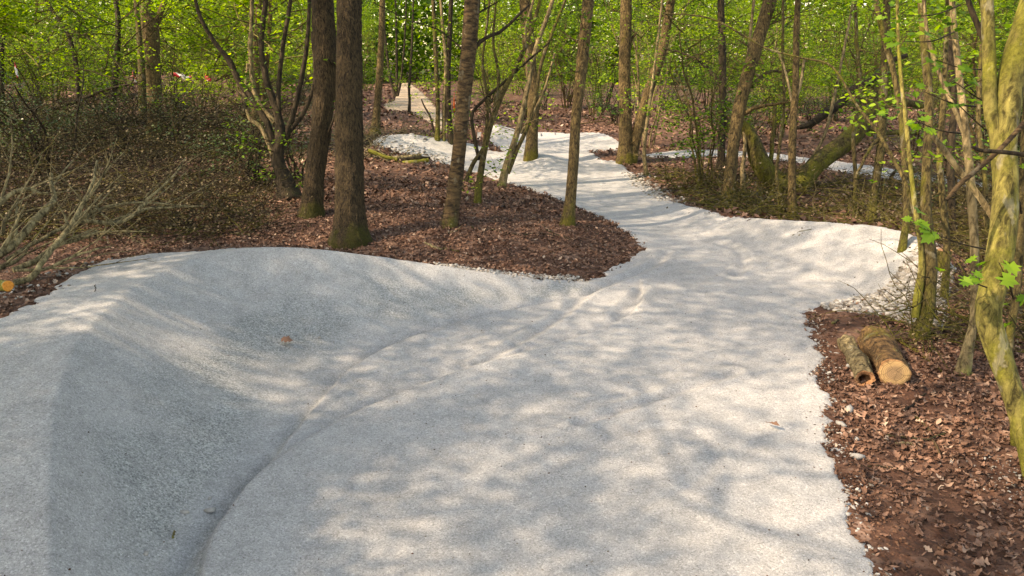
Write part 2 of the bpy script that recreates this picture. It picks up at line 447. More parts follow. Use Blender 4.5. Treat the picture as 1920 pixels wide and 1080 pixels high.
# ------------------------------------------------------------------ plant and wood materials
def mat_bark(name, dark, light, moss=.3, mosscol=(.10, .11, .02), ridge=(9, 9, 1.4), rs=1.0, base_moss=.5, flakes=0.0):
    m, nt, b, out = newmat(name); co = objco(nt, ridge)
    r = noise_n(nt, co, 2.6, 5, .7, .6)
    fine = noise_n(nt, objco(nt), 45, 4, .7)
    c = ramp(nt, r, [(.38, dark), (.5, tuple((a + l) / 2 for a, l in zip(dark, light))), (.62, light)])
    c = mix(nt, .5, c, ramp(nt, fine, [(.3, (.6,) * 3), (.7, (1.35,) * 3)]), 'MULTIPLY')
    c = mix(nt, .6, c, ramp(nt, noise_n(nt, objco(nt), 2.5, 3), [(.35, (.65,) * 3), (.65, (1.3,) * 3)]), 'MULTIPLY')
    sep = nt.nodes.new('ShaderNodeSeparateXYZ'); nt.links.new(objco(nt), sep.inputs[0])
    low = math_n(nt, 'MULTIPLY', math_n(nt, 'SUBTRACT', .55, sep.outputs[2]), base_moss * 1.2)
    low = math_n(nt, 'MAXIMUM', low, 0.0)
    mn = math_n(nt, 'ADD', noise_n(nt, objco(nt, (1, 1, .5)), 4.5, 5, .7), math_n(nt, 'ADD', low, moss - .5))
    c = mix(nt, ramp(nt, mn, [(.46, (0,) * 3), (.60, (.9,) * 3)]), c, ramp(nt, fine, [(.3, tuple(v * .6 for v in mosscol)), (.7, tuple(v * 1.4 for v in mosscol))]))
    if flakes:
        f = noise_n(nt, objco(nt, (1, 1, .6)), 9, 3, .6, .3)
        c = mix(nt, ramp(nt, f, [(.60, (0,) * 3), (.66, (flakes,) * 3)]), c, (.34, .31, .22))
    nt.links.new(c, b.inputs['Base Color'])
    n1 = bump(nt, b, r, 1.0, .05 * rs); bump(nt, b, fine, .6, .006, n1)
    return m
BARK = {
    'oak': mat_bark('ridged_oak_bark', (.014, .009, .005), (.125, .085, .042), .28, (.065, .062, .010), (26, 26, 3.2), 1.8, .5),
    'cherry': mat_bark('banded_brown_bark', (.022, .014, .008), (.125, .08, .038), .30, (.07, .065, .012), (3, 3, 9), .8, .32, .22),
    'birch': mat_bark('mottled_brown_bark', (.028, .018, .009), (.18, .125, .052), .36, (.105, .092, .012), (14, 14, 4), 1.0, .36),
    'moss2': mat_bark('dark_mossy_bark', (.025, .017, .007), (.12, .095, .035), .52, (.115, .11, .014), (9, 9, 4), 1.2, .2, .1),
    'moss': mat_bark('mossy_green_bark', (.045, .037, .010), (.24, .205, .06), .52, (.15, .145, .022), (9, 9, 3), .5, .3, .4),
    'hazel': mat_bark('thin_olive_bark', (.020, .014, .006), (.135, .105, .04), .45, (.105, .10, .014), (14, 14, 4), .8, .25, .25),
    'dark': mat_bark('dark_twig_bark', (.010, .007, .004), (.05, .036, .02), .30, (.035, .038, .012), (8, 8, 2), .5, .2),
    'pale': mat_bark('pale_dry_bark', (.06, .045, .022), (.29, .22, .115), .38, (.15, .145, .04), (8, 8, 2), .7, .2),
    'olive': mat_bark('olive_green_bark', (.045, .035, .017), (.30, .25, .135), .30, (.13, .13, .03), (9, 9, 2), .6, .1),
}
def mat_leaf(name, cols, tr, trw=.45, rough=.6):
    m, nt, b, out = newmat(name)
    rnd = island(nt); c = ramp(nt, rnd, [(i / (len(cols) - 1), k) for i, k in enumerate(cols)])
    oi = nt.nodes.new('ShaderNodeObjectInfo')
    c = mix(nt, .8, c, ramp(nt, oi.outputs['Random'], [(0, (.75, .8, .8)), (.5, (1, 1, 1)), (1, (1.25, 1.15, .9))]), 'MULTIPLY')
    nt.links.new(c, b.inputs['Base Color']); b.inputs['Roughness'].default_value = rough
    t = nt.nodes.new('ShaderNodeBsdfTranslucent')
    tc = mix(nt, 1.0, c, tr, 'MULTIPLY'); nt.links.new(tc, t.inputs['Color'])
    ms = nt.nodes.new('ShaderNodeMixShader'); ms.inputs[0].default_value = trw
    nt.links.new(b.outputs[0], ms.inputs[1]); nt.links.new(t.outputs[0], ms.inputs[2]); nt.links.new(ms.outputs[0], out.inputs['Surface'])
    return m
LEAF = {
    'spring': mat_leaf('spring_green_leaf', [(.025, .065, .006), (.085, .16, .011), (.17, .27, .017), (.32, .42, .035)], (2.0, 2.2, .8), .40),
    'mid': mat_leaf('mid_green_leaf', [(.014, .038, .006), (.05, .11, .010), (.11, .20, .015), (.22, .33, .03)], (2.0, 2.3, .9), .36),
    'holly': mat_leaf('dark_evergreen_leaf', [(.02, .045, .012), (.035, .07, .018), (.06, .10, .03), (.10, .13, .05)], (1.5, 1.5, 1), .15, .4),
    'lobed': mat_leaf('lobed_maple_leaf', [(.06, .15, .018), (.10, .21, .02), (.17, .30, .03)], (2.2, 2.2, 1.0), .45),
    'drygreen': mat_leaf('withered_green_leaf', [(.022, .018, .008), (.05, .04, .018), (.085, .07, .035), (.16, .13, .08)], (1.2, 1.2, 1), .2),
}
def mat_deadleaf():
    m, nt, b, out = newmat('fallen_leaf')
    c = ramp(nt, island(nt), [(0, (.03, .014, .009)), (.2, (.085, .042, .027)), (.5, (.155, .082, .054)), (.86, (.21, .12, .084)), (.97, (.30, .20, .145)), (1, (.40, .30, .23))])
    c = mix(nt, .5, c, ramp(nt, noise_n(nt, objco(nt), 60, 2), [(.3, (.7,) * 3), (.7, (1.25,) * 3)]), 'MULTIPLY')
    nt.links.new(c, b.inputs['Base Color']); b.inputs['Roughness'].default_value = .75
    return m
M_DEAD = mat_deadleaf()

# ------------------------------------------------------------------ tubes, branches, leaves
def tube(mb, P, r, sides=6, cap=True, rough=0.0, seed=0, ridge=0.0, sq=None):
    P = np.asarray(P, dtype=float); r = np.broadcast_to(np.asarray(r, dtype=float), (len(P),)).copy()
    T = np.gradient(P, axis=0); T /= np.linalg.norm(T, axis=1, keepdims=True) + 1e-12
    ref = np.array([0, 1., 0]) if abs(T[0][1]) < .9 else np.array([1., 0, 0])
    U = ref[None] - T * (T @ ref)[:, None]
    U /= np.linalg.norm(U, axis=1, keepdims=True) + 1e-9
    Vv = np.cross(T, U)
    a = np.arange(sides) * 2 * math.pi / sides
    s = np.concatenate([[0], np.cumsum(np.linalg.norm(np.diff(P, axis=0), axis=1))])
    rr = r[:, None] * np.ones(sides)[None]
    if rough:
        A, S = np.meshgrid(a, s)
        rr = rr * (1 + rough * 2 * vnoise(np.cos(A) * 1.6 + S * 2.3 + 50 + seed, np.sin(A) * 1.6 + S * .7 + 50, 1, seed)
                   + rough * 1.0 * vnoise(np.cos(A) * 4 + S * 9 + 50, np.sin(A) * 4 + 50, 1, seed + 3))
    if ridge:
        A, S = np.meshgrid(a, s)
        q = vnoise(A * 5.2 + .35 * np.sin(S * 6 + A * 3), S * 5, 1, seed) + .5 * vnoise(A * 11, S * 14, 1, seed + 9)
        rr = rr + ridge * (np.abs(q) * 2 - .35)
    X = P[:, None, :] + rr[..., None] * (np.cos(a)[None, :, None] * U[:, None] + np.sin(a)[None, :, None] * Vv[:, None])
    n = len(P)
    V = X.reshape(-1, 3)
    i, k = np.meshgrid(np.arange(n - 1), np.arange(sides), indexing='ij')
    k2 = (k + 1) % sides
    F = np.stack([i * sides + k, i * sides + k2, (i + 1) * sides + k2, (i + 1) * sides + k], -1).reshape(-1, 4)
    mb.add(V, F)
    if cap and sides > 3:
        c = P[-1] + T[-1] * r[-1] * .3
        base = mb.n
        mb.add(np.vstack([X[-1], c[None]]), np.stack([np.arange(sides), (np.arange(sides) + 1) % sides, np.full(sides, sides)], 1))
        c0 = P[0] - T[0] * r[0] * .05
        mb.add(np.vstack([X[0], c0[None]]), np.stack([(np.arange(sides) + 1) % sides, np.arange(sides), np.full(sides, sides)], 1))

def spline(P, n):
    """Catmull-Rom through the rows of P"""
    P = np.asarray(P, dtype=float); m = len(P)
    if m == 2: return P[0] + (P[1] - P[0]) * np.linspace(0, 1, n)[:, None]
    E = np.vstack([2 * P[0] - P[1], P, 2 * P[-1] - P[-2]])
    u = np.linspace(0, m - 1 - 1e-6, n); i = u.astype(int); t = (u - i)[:, None]
    a, b, c, d = E[i], E[i + 1], E[i + 2], E[i + 3]
    return .5 * (2 * b + (c - a) * t + (2 * a - 5 * b + 4 * c - d) * t ** 2 + (3 * b - a - 3 * c + d) * t ** 3)

def grow(mb, p, d, L, r, depth, tips, up=.12, wob=.28, kids=4, sides=3, taper=.25, kang=(.5, 1.1), lp=.62):
    n = max(3, int(L / .22)) ; st = L / n
    P = [np.array(p, dtype=float)]; Dn = []
    d = np.array(d, dtype=float); d /= np.linalg.norm(d)
    for i in range(n):
        d = d + rng.normal(0, wob * .35, 3) + np.array([0, 0, up * .3]); d /= np.linalg.norm(d)
        P.append(P[-1] + d * st); Dn.append(d)
    P = np.array(P); rad = r * (1 - (1 - taper) * np.linspace(0, 1, len(P)))
    tube(mb, P, rad, sides if depth > 0 else 3, False)
    if depth <= 0:
        for i in range(1, len(P)): tips.append((P[i], Dn[i - 1]))
        return P
    for k in range(kids):
        u = .18 + .8 * (k + rng.random()) / kids
        i = min(n - 1, int(u * n)); q = P[i] + (P[i + 1] - P[i]) * (u * n - i)
        a = Dn[i]; side = np.cross(a, rng.normal(size=3)); side /= np.linalg.norm(side) + 1e-9
        th = rng.uniform(*kang)
        grow(mb, q, a * math.cos(th) + side * math.sin(th), L * lp * (1.15 - .6 * u) * rng.uniform(.7, 1.2), rad[i] * .55, depth - 1, tips, up, wob, max(2, kids - 1), sides, taper, kang, lp)
    if len(P) > 2: tips.append((P[-1], Dn[-1])); tips.append((P[-2], Dn[-1]))
    return P

def leaf_cards(mb, P, size, tilt=.55, hexa=True, var=.3, out=None, droop=0.0):
    """one folded leaf at every row of P"""
    n = len(P)
    if n == 0: return
    nz = np.stack([rng.normal(0, tilt, n), rng.normal(0, tilt, n), np.ones(n)], 1); nz /= np.linalg.norm(nz, axis=1, keepdims=True)
    ax = rng.normal(size=(n, 3)) * [1, 1, .4]
    if out is not None: ax = ax + out * 1.4
    ax = ax - nz * (ax * nz).sum(1, keepdims=True); ax /= np.linalg.norm(ax, axis=1, keepdims=True) + 1e-9
    sd = np.cross(nz, ax); s = size * (1 + rng.uniform(-var, var, n))[:, None]
    ax, sd, nz = ax * s, sd * s, nz * s
    ax = ax - np.array([0, 0, 1]) * droop * s
    if hexa:
        V = np.stack([P, P + ax, P + .28 * ax + .27 * sd + .08 * nz, P + .68 * ax + .24 * sd + .05 * nz,
                      P + .28 * ax - .27 * sd + .08 * nz, P + .68 * ax - .24 * sd + .05 * nz], 1).reshape(-1, 3)
        b = np.arange(n)[:, None] * 6
        F = np.concatenate([b + [0, 4, 5, 1], b + [0, 1, 3, 2]])
    else:
        V = np.stack([P, P + .5 * ax + .34 * sd + .07 * nz, P + ax, P + .5 * ax - .34 * sd + .07 * nz], 1).reshape(-1, 3)
        F = np.arange(n)[:, None] * 4 + [0, 1, 2, 3]
    mb.add(V, F)
def leaves_on(mb, tips, per, spread, size, hexa=True, tilt=.5, flat=.45, clump=None):
    if clump is not None:                                            # leaves gather in sprays and leave gaps between
        Q = np.array([t[0] for t in tips]); q = vnoise(Q[:, 0] + Q[:, 2] * .6, Q[:, 1] + Q[:, 2] * 1.3, 1.5, 5) + .5 * vnoise(Q[:, 0] - Q[:, 2], Q[:, 1] + Q[:, 2] * .5, 3.5, 6)
        tips = [t for t, v in zip(tips, q) if v > clump]
    if not tips: return
    P = np.array([t[0] for t in tips]); Dv = np.array([t[1] for t in tips])
    P = np.repeat(P, per, 0); Dv = np.repeat(Dv, per, 0)
    off = rng.normal(0, spread, P.shape) * [1, 1, flat]
    leaf_cards(mb, P + off, size, tilt, hexa, out=off / (spread + 1e-9))

LOBED = np.array([(0, 0), (.10, .06), (.30, .16), (.22, .36), (.46, .34), (.62, .52), (.60, .30), (.80, .34), (.78, .16), (1.02, 0)])
def lobed_leaf(mb, p, ax, nz, s):
    ax = ax / np.linalg.norm(ax); nz = nz - ax * (nz @ ax); nz /= np.linalg.norm(nz); sd = np.cross(nz, ax)
    mid = [p + ax * s * u - nz * s * .18 * u * u for u in (0, .35, .7, 1.02)]
    for sg in (1, -1):
        out = [p + ax * s * u + sg * sd * s * w + nz * s * (.16 * w - .18 * u * u) for u, w in LOBED]
        base = np.array(mid + out[1:-1])
        # fan of triangles between the midrib and the lobed edge
        o = lambda k: 4 + k - 1
        tri = [(0, o(1), o(2)), (0, o(2), 1), (o(2), o(3), 1), (o(3), o(4), 1), (1, o(4), 2), (o(4), o(5), o(6)), (o(4), o(6), 2), (o(6), o(7), o(8)), (o(6), o(8), 2), (2, o(8), 3)]
        if sg < 0: tri = [t[::-1] for t in tri]
        mb.add(base, np.array(tri))
def lobed_sprig(px, py, depth, n, s, rpx, rpy):
    """a handful of big lobed leaves spread about one twig end"""
    m = MB(); c = D(px, py, depth)
    for k in range(n):
        o = rng.normal(size=3) * np.array([rpx, rpx, rpy]) * depth / FPX * .55
        a = np.array([rng.normal(), rng.normal() * .8, rng.normal() * .25 - .15]) + o * 6
        nz = np.array([rng.normal() * .35, -.55 + rng.normal() * .3, 1.0])
        lobed_leaf(m, c + o, a, nz, s * rng.uniform(.7, 1.25))
    return m

# ------------------------------------------------------------------ kinds of trees for the woods: each mesh made once, shared by its copies
def kind_slim(seed, leafmat, lsize, H, lean, low, bark):
    global rng
    rng = np.random.default_rng(seed)
    tr, br, cr, tips = MB(), MB(), MB(), []
    r0 = rng.uniform(.045, .10)
    n = 16; z = np.linspace(-.15, H, n)
    ang = rng.uniform(0, 6.28)
    bx = lean * z ** 1.15 * math.cos(ang) + .12 * np.sin(z * .9 + ang) * np.minimum(z, 1); by = lean * z ** 1.15 * math.sin(ang) + .12 * np.cos(z * .7 + seed) * np.minimum(z, 1)
    P = spline(np.stack([bx, by, z], 1), 40)
    rad = r0 * (1 - .75 * np.linspace(0, 1, 40)) * (1 + .5 * np.exp(-np.linspace(0, H, 40) / .25))
    tube(tr, P, rad, 9, True, .07, seed)
    nb = int(H * 4.2)
    for k in range(nb):
        u = (low + (H - low) * (k + rng.random()) / nb) / H
        i = int(u * 39); a = rng.uniform(0, 6.28)
        L = (1.9 - .9 * u) * rng.uniform(.6, 1.25)
        grow(br, P[i], (math.cos(a), math.sin(a), rng.uniform(.0, .7)), L, max(.008, rad[i] * .3), 1, tips, .1, .3, 5)
    leaves_on(cr, tips, 12, .14, lsize, False, clump=.0)
    nm = bark
    return ('slim_tree', tr.mesh('trunk', BARK[bark]), br.mesh('branches', BARK[bark]), cr.mesh('crown', LEAF[leafmat], False))
def kind_coppice(seed, leafmat, lsize, H, nst, bark, per=5, spread=.12):
    global rng
    rng = np.random.default_rng(seed)
    tr, br, cr, tips = MB(), MB(), MB(), []
    for s in range(nst):
        a = 6.28 * (s + rng.random()) / nst; sp = rng.uniform(.10, .42); h = H * rng.uniform(.6, 1.0); r0 = rng.uniform(.014, .040)
        q = np.linspace(0, 1, 9)
        bend = rng.normal(0, .12, (9, 2)).cumsum(0) * q[:, None]
        rr0 = rng.uniform(.02, .22)
        P = np.stack([math.cos(a) * (rr0 + sp * h * q ** 1.4) + bend[:, 0], math.sin(a) * (rr0 + sp * h * q ** 1.4) + bend[:, 1], q * h - .1], 1)
        P = spline(P, 22); rad = r0 * (1 - .7 * np.linspace(0, 1, 22))
        tube(tr, P, rad, 6, True, .06, seed + s)
        for k in range(int(h * 2.6)):
            u = .30 + .70 * (k + rng.random()) / (h * 2.6); i = min(21, int(u * 21)); b = rng.uniform(0, 6.28)
            grow(br, P[i], (math.cos(b), math.sin(b), rng.uniform(-.1, .6)), rng.uniform(.5, 1.4), .007, 1, tips, .08, .35, 4)
    leaves_on(cr, tips, int(per * 1.5), spread, lsize, False, clump=0.0)
    return ('hazel_bush' if leafmat != 'holly' else 'holly_bush', tr.mesh('stems', BARK[bark]), br.mesh('twigs', BARK[bark]), cr.mesh('foliage', LEAF[leafmat], False))
def kind_canopy(seed, H, low, rad_c, leafmat='mid', per=5):
    """limbs and leaves of a high crown, to sit on a trunk's top"""
    global rng
    rng = np.random.default_rng(seed)
    br, cr, tips = MB(), MB(), []
    for k in range(15):
        u = (k + rng.random()) / 15; a = k * 2.4 + rng.uniform(-.4, .4)
        L = rad_c * rng.uniform(.75, 1.1) * (1 - .35 * u)
        grow(br, (0, 0, low + (H - low) * u), (math.cos(a), math.sin(a), .25 + .7 * u), L, .035 * (1 - .5 * u), 2, tips, .1, .3, 5, 4, .3)
    leaves_on(cr, tips, per, .16, .085, False)
    return br.mesh('limbs', BARK['dark']), cr.mesh('crown', LEAF[leafmat], False)
SLIM = [kind_slim(100 + i, ['spring', 'mid', 'spring', 'mid', 'spring', 'spring', 'mid', 'spring'][i], [.075, .08, .085, .08, .075, .09, .08, .08][i], [8, 9, 7, 8.5, 6.5, 7.5, 9, 7][i],
                  [.02, .05, .09, .03, .13, .06, .0, .08][i], [2.0, 3.4, 1.8, 3.0, 2.2, 1.8, 3.6, 2.6][i], ['birch', 'dark', 'hazel', 'birch', 'hazel', 'moss', 'dark', 'hazel'][i]) for i in range(8)]
COPP = [kind_coppice(200 + i, ['spring', 'mid', 'spring', 'mid', 'spring', 'mid'][i], .07, [4.6, 5.2, 3.8, 4.2, 5.0, 3.4][i], [7, 6, 8, 9, 5, 7][i], ['hazel', 'dark', 'hazel', 'birch', 'pale', 'hazel'][i]) for i in range(6)]
HOLL = [kind_coppice(300 + i, 'holly', .05, [1.9, 1.5, 2.3][i], [7, 8, 6][i], 'dark', 4, .09) for i in range(3)]
CANO = [kind_canopy(400 + i, [4.5, 5, 4][i], 0, [2.9, 3.3, 2.6][i], ['mid', 'spring', 'mid'][i]) for i in range(3)]
CAND = [kind_canopy(450 + i, [4.2, 4.6][i], 0, [3.2, 3.4][i], 'mid', 14) for i in range(2)]  # extra dense crowns for the unseen trees, made to keep the berm shaded
rng = np.random.default_rng(11)

# ------------------------------------------------------------------ the trees one can point at, traced as (px, py, width in px) from the root up
def trace(rows, depth, dd=0.0):
    """rows of (px, py, w[, extra depth]); the far end may drift by dd metres in depth"""
    out = []; n = len(rows)
    for i, r in enumerate(rows):
        z = depth + dd * i / max(1, n - 1) + (r[3] if len(r) > 3 else 0)
        out.append(list(D(r[0], r[1], z)) + [r[2] / 2 / FPX * z])
    return np.array(out)
def named_tree(name, label, cat, rows, bark, H=8.0, sides=14, dd=0.0, branches=(), canopy=None, csc=1.0, low=(), rough=.05, ridge=0.0, flare=.25, twigs=0,
               depth=None, leafmat='mid', more=(), group=None, step=.12, twl=.7):
    dep = depth or ground_hit(rows[0][0], rows[0][1])
    A = trace(rows, dep, dd)
    root = A[0, :3].copy()
    o = empty(name, root); tag(o, label, cat, group)
    def run(A, H, down=True):
        if down:
            low = A[0].copy(); dr = (A[0, :3] - A[1, :3]); dr /= np.linalg.norm(dr); low[:3] += dr * .25; low[2] -= .05; A = np.vstack([low, A])
        if H and A[-1, 2] < H:
            d = A[-1, :3] - A[-2, :3]; d /= np.linalg.norm(d)
            while A[-1, 2] < H:
                d = d * .8 + np.array([0, 0, .2]); d /= np.linalg.norm(d)
                nx = A[-1].copy(); nx[:3] += d * .9; nx[3] *= .90; A = np.vstack([A, nx])
        L = np.linalg.norm(np.diff(A[:, :3], axis=0), axis=1).sum()
        return spline(A, max(8, int(L / step)))
    S = run(A, H)
    S[:, 3] *= 1 + flare * 1.3 * np.exp(-np.maximum(0, S[:, 2] - root[2]) / .16)
    m = MB(); tube(m, S[:, :3], S[:, 3], sides, True, rough, int(rows[0][0]), ridge); m.build('trunk', BARK[bark], o)
    for k, mr in enumerate(more):                                   # further stems from the same root
        M2 = run(trace(mr['rows'], dep + mr.get('off', 0), mr.get('dd', 0)), mr.get('H', H * .8), mr.get('down', True))
        q = MB(); tube(q, M2[:, :3], M2[:, 3], max(8, sides - 4), True, rough, k + 5); q.build('stem', BARK[mr.get('bark', bark)], o)
    tips = []; bm = MB()
    for br in branches:
        q = trace(br['rows'], dep + br.get('off', 0), br.get('dd', 0.3)); s = spline(q, max(6, int(np.linalg.norm(np.diff(q[:, :3], axis=0), axis=1).sum() / .1)))
        s[:, :3] += rng.normal(0, .006, (len(s), 3))
        tube(bm, s[:, :3], s[:, 3], 6, True, .05, 3)
        for i in range(3, len(s) - 1, 4):
            dv = s[i + 1, :3] - s[i, :3]; dv /= np.linalg.norm(dv) + 1e-9
            sdv = np.cross(dv, rng.normal(size=3)); sdv /= np.linalg.norm(sdv)
            if rng.random() < br.get('tw', .7): grow(bm, s[i, :3], dv + sdv * .9, rng.uniform(.25, .8), max(.003, s[i, 3] * .4), 1, tips, .05, .35, 3)
    for _ in range(twigs):
        i = rng.integers(int(len(S) * .12), int(len(S) * .75)); a = rng.uniform(0, 6.28)
        grow(bm, S[i, :3], (math.cos(a), math.sin(a), rng.uniform(0, .6)), twl * rng.uniform(.5, 1.4), max(.004, S[i, 3] * .16), 1, tips, .08, .35, 4)
    if bm.n: bm.build('branches', BARK['dark' if bark in ('oak', 'cherry', 'dark') else bark], o)
    if tips and leafmat:
        lm = MB(); sel = [t for t in tips if rng.random() < .7 and (t[0][2] > root[2] + 1.25 or root[0] < 2)]
        leaves_on(lm, sel, 4, .08, .062, True); lm.build('leafy_shoots', LEAF[leafmat], o)
    if canopy is not None and H:
        top = S[-1, :3] - root; zc = max(4.6, H * .55) - root[2]
        i = np.argmin(np.abs(S[:, 2] - root[2] - zc)); b = S[i, :3] - root; b[2] = zc
        rz = rng.uniform(0, 6.28)
        place_mesh('limbs', CANO[canopy][0], o, b, rz, csc); place_mesh('crown', CANO[canopy][1], o, b, rz, csc)
    return o, S

named_tree('oak_tree', 'biggest straight oak with ridged bark, rooted just behind the near berm', 'tree',
    [(657, 452, 58), (656, 400, 54), (655, 250, 51), (655, 120, 47), (655, 0, 45), (656, -120, 43)], 'oak', 12, 72, ridge=.012, flare=.34, canopy=0, csc=1.15, step=.03, rough=.03, leafmat=None)
named_tree('oak_tree', 'dark fissured oak leaning right, close behind and left of the biggest trunk', 'tree',
    [(584, 404, 38), (590, 330, 36), (603, 230, 37), (611, 130, 40), (606, 40, 42), (602, -80, 40)], 'oak', 11, 56, ridge=.012, flare=.28, canopy=1, csc=1.1, step=.035,
    branches=[dict(rows=[(612, 262, 5), (628, 215, 4), (640, 195, 3)], dd=-.5)], twigs=5, twl=.5)
named_tree('cherry_tree', 'slender brown tree with banded bark leaning right on the middle of the leafy island', 'tree',
    [(842, 424, 29), (850, 370, 27), (860, 290, 26), (868, 200, 27), (878, 100, 29), (886, 0, 30), (892, -80, 29)], 'cherry', 10, 24, flare=.18, canopy=2, csc=1.1, step=.05,
    branches=[dict(rows=[(884, 100, 9), (905, 75, 8), (935, 60, 7), (968, 32, 6), (990, 10, 4)]), dict(rows=[(888, 120, 4), (830, 60, 3), (760, 35, 2), (700, 5, 2)], tw=.4)], twigs=3)
named_tree('young_tree', 'slim upright tree with greenish foot near the tip of the leafy island', 'tree',
    [(1064, 422, 24), (1070, 370, 21), (1076, 290, 20), (1080, 220, 19), (1088, 150, 21), (1095, 80, 22), (1103, 0, 22), (1106, -60, 21)], 'birch', 9, 20, flare=.25, canopy=0, csc=.9, step=.05, twigs=6)
named_tree('forked_sapling', 'thin dark forked sapling between the banded tree and the pale leaning one', 'tree',
    [(895, 380, 14), (899, 340, 13), (906, 295, 12), (918, 240, 11), (940, 180, 10), (965, 130, 9), (992, 70, 8), (1010, 10, 7)], 'hazel', 6, 9, flare=.15,
    more=[dict(rows=[(898, 300, 7), (890, 260, 7), (885, 215, 6), (905, 190, 6), (950, 150, 5), (1000, 105, 4), (1030, 80, 3)], H=0, down=False, bark='dark'),
          dict(rows=[(873, 340, 8), (888, 305, 8), (905, 280, 8), (920, 240, 7), (935, 150, 6), (925, 80, 5), (930, 0, 4)], H=5, down=False),
          dict(rows=[(905, 290, 6), (915, 200, 6), (905, 120, 5), (915, 30, 4)], H=5, down=False)], twigs=8, leafmat='spring')
named_tree('leaning_sapling', 'pale yellowish leaning sapling splitting into several stems beside the track edge', 'tree',
    [(940, 352, 15), (950, 310, 14), (965, 265, 12), (978, 215, 11), (990, 160, 10), (1005, 90, 9), (1030, 20, 8)], 'pale', 6.5, 10, flare=.2,
    more=[dict(rows=[(952, 325, 9), (970, 280, 8), (988, 240, 8), (1003, 190, 7), (1015, 120, 7), (1040, 50, 6), (1060, 0, 5)], H=5.5, down=False, bark='hazel'),
          dict(rows=[(976, 250, 6), (1003, 205, 6), (1022, 165, 5), (1040, 100, 4)], H=0, down=False),
          dict(rows=[(985, 190, 7), (992, 120, 6), (985, 60, 5), (1000, 0, 5)], H=5.5, down=False)], twigs=8, leafmat='spring')
named_tree('maple_tree', 'straight mossy grey trunk standing in the track beside the small roller', 'tree',
    [(995, 298, 25), (998, 250, 22), (1000, 200, 22), (997, 140, 22), (990, 70, 23), (984, 0, 22), (980, -50, 21)], 'birch', 10, 20, flare=.12, canopy=1, csc=1.0, twigs=8)
named_tree('twin_trunk_maple', 'orange brown twin trunked tree with mossy foot at the right edge of the far track', 'tree',
    [(1172, 306, 31), (1173, 260, 26), (1172, 200, 23), (1171, 130, 22), (1173, 60, 22), (1174, 0, 21), (1174, -50, 20)], 'birch', 10, 20, flare=.15, canopy=2, csc=1.05,
    more=[dict(rows=[(1184, 312, 20), (1190, 270, 20), (1203, 220, 20), (1218, 165, 19), (1238, 110, 18), (1250, 50, 17), (1258, 0, 16)], H=9)],
    branches=[dict(rows=[(1176, 95, 7), (1184, 75, 6), (1192, 62, 5)], dd=0, tw=0)], twigs=8)
named_tree('leaning_maple', 'brown tree leaning right with dark side branches, just beyond the right hand berm', 'tree',
    [(1366, 372, 25), (1370, 320, 22), (1377, 260, 22), (1386, 205, 24), (1402, 140, 25), (1420, 80, 25), (1438, 20, 24), (1452, -40, 23)], 'birch', 10, 20, flare=.2, canopy=0, csc=1.0, twigs=6,
    branches=[dict(rows=[(1394, 215, 8), (1420, 200, 8), (1455, 195, 6), (1490, 188, 4)], dd=-.6), dict(rows=[(1408, 160, 7), (1440, 135, 6), (1480, 133, 5), (1520, 110, 4)], dd=.5)])
named_tree('young_tree', 'straight dark trunk half hidden behind the brown tree leaning beyond the right berm', 'tree',
    [(1352, 318, 15), (1353, 260, 14), (1355, 180, 14), (1354, 100, 14), (1352, 20, 13), (1352, -40, 12)], 'dark', 8, 12, twigs=10, branches=[dict(rows=[(1354, 165, 9), (1320, 120, 7), (1280, 100, 5), (1245, 92, 4)], dd=.4)])
named_tree('fallen_willow', 'huge mossy fallen tree, two thick trunks spreading in a V, beyond the right berm', 'tree',
    [(1478, 356, 37), (1456, 342, 36), (1436, 322, 36), (1422, 296, 34), (1412, 268, 29), (1398, 240, 22), (1376, 222, 14)], 'moss2', 0, 26, rough=.10, flare=.1, dd=-.2, leafmat=None,
    more=[dict(rows=[(1490, 360, 39), (1508, 338, 36), (1526, 314, 34), (1552, 292, 36), (1584, 268, 36), (1612, 240, 32), (1630, 212, 27), (1656, 196, 20), (1695, 192, 15), (1730, 200, 10)], H=0, bark='moss2', dd=.6),
          dict(rows=[(1495, 240, 7), (1520, 232, 13), (1548, 212, 17), (1574, 196, 15), (1600, 168, 15), (1636, 150, 14), (1665, 118, 10), (1700, 104, 8)], H=0, bark='dark', dd=.4, off=.8, down=False),
          dict(rows=[(1625, 215, 17), (1642, 180, 12), (1660, 120, 8)], H=0, down=False, off=.6), dict(rows=[(1615, 240, 10), (1650, 248, 10), (1700, 248, 8), (1720, 250, 7)], H=0, down=False, off=.6, bark='moss2')],
    twigs=3, branches=[dict(rows=[(1452, 340, 14), (1445, 300, 9), (1450, 240, 7), (1455, 200, 5)], dd=0)])
named_tree('sapling', 'slim pole with a pale forked top, standing on the rim of the right berm', 'tree',
    [(1486, 408, 16), (1485, 350, 14), (1485, 290, 14), (1488, 220, 14), (1492, 150, 12), (1493, 80, 12), (1496, 0, 11)], 'birch', 7, 12, twigs=8,
    more=[dict(rows=[(1489, 215, 6), (1480, 165, 5), (1470, 125, 4), (1455, 90, 3)], H=0, down=False, bark='pale'), dict(rows=[(1491, 190, 8), (1502, 150, 7), (1508, 110, 5)], H=0, down=False, bark='pale')])
named_tree('sapling', 'wavy grey mossy pole between the slim rim pole and the right hand thicket', 'tree',
    [(1634, 416, 17), (1638, 370, 15), (1645, 320, 15), (1652, 270, 16), (1655, 200, 16), (1658, 130, 16), (1662, 60, 14), (1663, 0, 13)], 'hazel', 7.5, 14, rough=.1, twigs=10,
    branches=[dict(rows=[(1655, 250, 6), (1625, 290, 6), (1605, 335, 5)], dd=-.2, tw=.2)])
